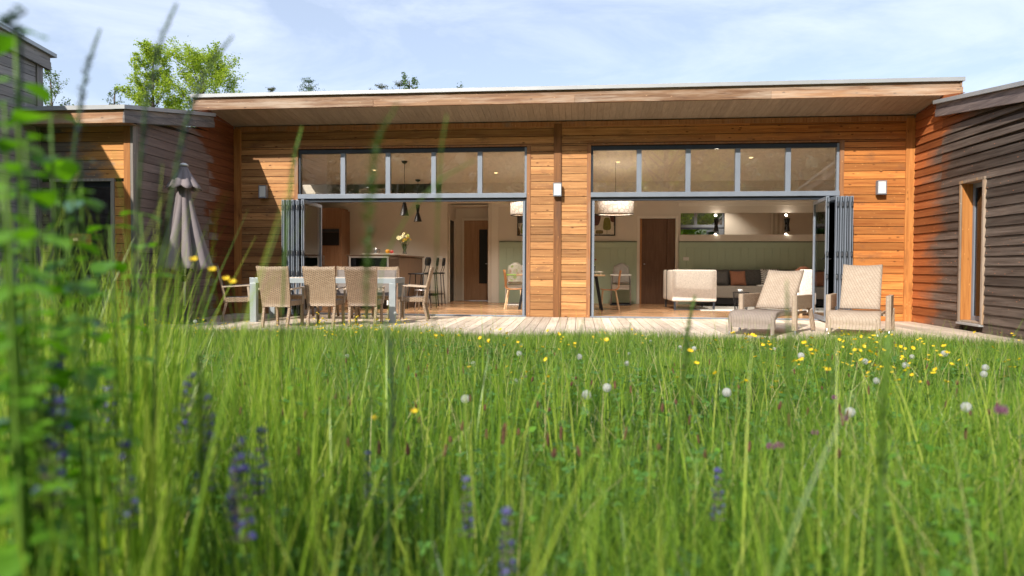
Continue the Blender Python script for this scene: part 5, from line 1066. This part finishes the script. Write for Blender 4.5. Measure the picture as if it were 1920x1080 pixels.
for i in range(8):
    leafplant(random.uniform(-30, 190), random.uniform(300, 680), random.uniform(.65, 1.3), 16, random.uniform(.024, .038), "bright leafy stem in the dense blurred foliage at the left edge", M['nettle'])['group'] = "leafy stems at the left edge"
for i in range(44):
    v_ = random.uniform(690, 1000); leafplant(random.uniform(320, 1900), v_, float(534 / (v_ - 559)) * random.uniform(.8, 1.0), 10, random.uniform(.018, .032), "small broad leaved weed among the meadow grass", M['nettle'])['group'] = "small weeds in the meadow"
stalk("twig", [(48, 22, .7), (32, 14, .7), (28, 32, .7), (8, 48, .72), (40, 62, .72), (38, 190, .74), (30, 420, .78)], .0016, .10, "dark bent twig against the sky in the top left corner", (M['bluegreen'], M['stalkblue']), 3)

# ------------------------------------------------------------------ trees
M['bark'] = plain("tree_bark", (.11, .085, .065), .9, 0, .3, 8, .6)
def leafcloud(P, size, mats, rr, flat=.5, name="crown", parent=None, narrow=.55):
    n = len(P); a = rr.normal(0, 1, (n, 3)); a[:, 2] *= flat; a /= np.linalg.norm(a, axis=1)[:, None]; b = rr.normal(0, 1, (n, 3)); b -= a * (a * b).sum(1)[:, None]; b /= np.linalg.norm(b, axis=1)[:, None]
    s_ = (size * rr.uniform(.6, 1.3, n))[:, None]; VV = np.stack([P - a * s_ * .5, P + b * s_ * narrow * .5, P + a * s_ * .5, P - b * s_ * narrow * .5], 1)
    o = bpy.data.objects.new(name, npmesh(name, VV.reshape(-1, 3), np.arange(4 * n).reshape(n, 4), mats, rr.uniform(0, 1, n))); COL.objects.link(o); o.parent = parent; return o
def broadleaf(x, y, h, cr, lab, mat, sd, nb=26, per=150, leaf=.10, z0=.35, shape=1.0, grp=None):
    rr = np.random.default_rng(sd); t_ = thing("tree", lab, "tree", (x, y, -.13), 0, grp); mb = MB(); pts = []
    lean = rr.normal(0, .02, 2); tp = [(lean[0] * z, lean[1] * z, z) for z in np.linspace(0, h * .93, 8)]; mb.tube(tp, [.02 * h * (1 - .9 * i / 7) ** 1.1 + .01 for i in range(8)], 8)
    for i in range(nb):
        f_ = z0 + (1 - z0) * (i + rr.uniform(0, .8)) / nb; zz = h * f_ * .93; a = i * 2.4 + rr.uniform(-.5, .5); L = cr * (math.sin(math.pi * min(1, (1 - f_) / (1 - z0) * .75 + .12)) ** .8) * rr.uniform(.65, 1.2) * shape + .12 * cr
        p0 = np.array([lean[0] * zz, lean[1] * zz, zz]); el = rr.uniform(.35, .9) + .5 * (f_ - .5); d0 = np.array([math.cos(a) * math.cos(el), math.sin(a) * math.cos(el), math.sin(el)]); p1 = p0 + d0 * L * .5 + [0, 0, .02]; p2 = p0 + d0 * L + np.array([0, 0, .10 * L])
        p2[2] = min(p2[2], h); mb.tube([p0, p1, p2], [.008 * h * (1.1 - f_), .004 * h * (1.1 - f_), .004], 5)
        for k in range(5):
            q = rr.uniform(.35, 1.0); c = p0 + (p2 - p0) * q; tw = rr.normal(0, 1, 3); tw /= np.linalg.norm(tw); tw[2] = abs(tw[2]) * .8 + .25; tl = L * rr.uniform(.2, .42); e = c + tw * tl; e[2] = min(e[2], h * 1.02); mb.tube([c, e], [.008, .003], 4)
            m_ = per // 5; s_ = rr.uniform(.15, 1.08, m_) ; pts.append(c + (e - c) * s_[:, None] + rr.normal(0, .05 * cr * .5 + .035, (m_, 3)))
        m_ = per // 3; s_ = rr.uniform(.55, 1.05, m_); pts.append(p0 + (p2 - p0) * s_[:, None] + rr.normal(0, .06 * cr * .5 + .03, (m_, 3)))
    mb.build("trunk", M['bark'], t_, True); leafcloud(np.concatenate(pts), leaf, [mat], rr, parent=t_); return t_
lfa = leafmat("fresh_leaf", (.14, .24, .02), (.44, .54, .08), .5, tcol=(1.4, 1.4, .4), scale=1.0); lfb = leafmat("dark_leaf", (.04, .085, .02), (.12, .20, .05), .35, scale=1); ned = leafmat("needles", (.045, .065, .03), (.12, .14, .07), .15, scale=2); nedb = leafmat("blue_needles", (.04, .09, .06), (.12, .20, .12), .2, scale=2)
broadleaf(-16.9, 12, 9.75, 1.35, "bright green maple rising behind the low left roof, left of the pair", lfa, 3, 34, 420, .09, .45)
broadleaf(-14.8, 12.3, 9.5, 2.0, "bright green tree rising behind the low left roof, right of the pair, wider", lfa, 4, 40, 400, .09, .5)
broadleaf(-20.9, 12, 9.1, 1.0, "thin leafed young tree showing over the left roof beside the grey building", lfb, 5, 24, 70, .09, .5)
broadleaf(-19.6, 13, 9.1, .5, "tip of a small tree just right of the thin leafed one", lfb, 6, 20, 40, .08, .5)
broadleaf(-6.15, 12, 8.65, .5, "birch tip above the roof right of the dark pine", lfb, 8, 26, 60, .09, .6)
broadleaf(-4.3, 12, 8.2, .55, "sparse birch twig tips above the roof, rightmost", lfb, 9, 24, 26, .08, .6)
def conifer(x, y, h, r0, lab, mat, sd, step=.3, upw=.25, nl=900):
    rr = np.random.default_rng(sd); t_ = thing("conifer", lab, "tree", (x, y, -.13)); mb = MB(); pts = []; mb.tube([(0, 0, 0), (0, 0, h * .6), (0, 0, h)], [.14, .08, .008], 7); z = h - .12
    while z > h * .35:
        q = (h - z); L0 = min(r0 * 2.2, .12 + q * r0)
        for k in range(6):
            a = k * 1.047 + rr.uniform(-.35, .35); L = L0 * rr.uniform(.7, 1.2); e = np.array([math.cos(a) * L, math.sin(a) * L, L * (upw + rr.uniform(-.1, .12))]); c = np.array([0, 0, z]); m1 = c + e * .5 - [0, 0, .04 * L]; mb.tube([c, m1, c + e], [.012, .008, .003], 4)
            m_ = int(26 + 90 * L); s_ = rr.uniform(.1, 1, m_)[:, None]; sp = rr.normal(0, 1, (m_, 3)) * np.array([.06, .06, .035]) * (.6 + L); pts.append(c + (e) * s_ - np.array([0, 0, .04]) * L * np.sin(np.pi * s_) + sp)
        z -= step * rr.uniform(.8, 1.15)
    mb.build("trunk", M['bark'], t_, True); leafcloud(np.concatenate(pts), .085, [mat], rr, parent=t_, narrow=.22, flat=.8)
conifer(-10.45, 12, 8.30, .55, "spruce tip with upturned branches above the roof edge", nedb, 1, .26, .55)
conifer(-7.55, 12, 8.05, .85, "dark pine crown above the roof, left of two touching", ned, 2, .26, .3)
conifer(-6.95, 12.3, 8.2, .8, "dark pine crown above the roof, right of two touching", ned, 3, .26, .35)
conifer(-11.95, 12, 8.05, .16, "thin bare conifer leader poking above the roof", ned, 4, .2, .4)
# unseen wooded slope, added to keep sky out of the pane reflections
hm = leafmat("added_slope", (.02, .045, .012), (.10, .15, .04), .05, .9, scale=.5); na, nr_ = 60, 8; mb = MB(); vs = []
for i in range(na + 1):
    a = R(150 + 240 * i / na)
    for j in range(nr_ + 1):
        q = 48 + 7 * j; vs.append((q * math.cos(a), -6 + q * math.sin(a), -1 + 29 * (j / nr_) ** .8 + 1.8 * math.sin(i * 1.7 + j) + 1.2 * math.sin(i * .6 - j * 2)))
mb.add(vs, [(i * (nr_ + 1) + j, (i + 1) * (nr_ + 1) + j, (i + 1) * (nr_ + 1) + j + 1, i * (nr_ + 1) + j + 1) for i in range(na) for j in range(nr_)])
tag(mb.build("added_hill", hm), kind='structure')
# the wood edge behind the photographer, seen in the panes and in the mirror
for i, (x, y, h, cr) in enumerate(((-26, -22, 13, 6), (-34, -26, 15, 7), (-24, -40, 18, 8), (-13, -42, 19, 8), (-3, -44, 19, 8), (7, -41, 18, 8), (17, -40, 19, 8), (27, -38, 18, 8), (36, -32, 17, 8))):
    broadleaf(x, y, h, cr, "tree of the wood edge reflected in the window panes", lfa if i in (5, 7) else lfb, 30 + i, 44, 360, .62, .10, 1.0, "trees reflected in the panes")
print("objects", len(sc.objects), "faces", sum(len(o.data.polygons) for o in sc.objects if o.type == 'MESH'))
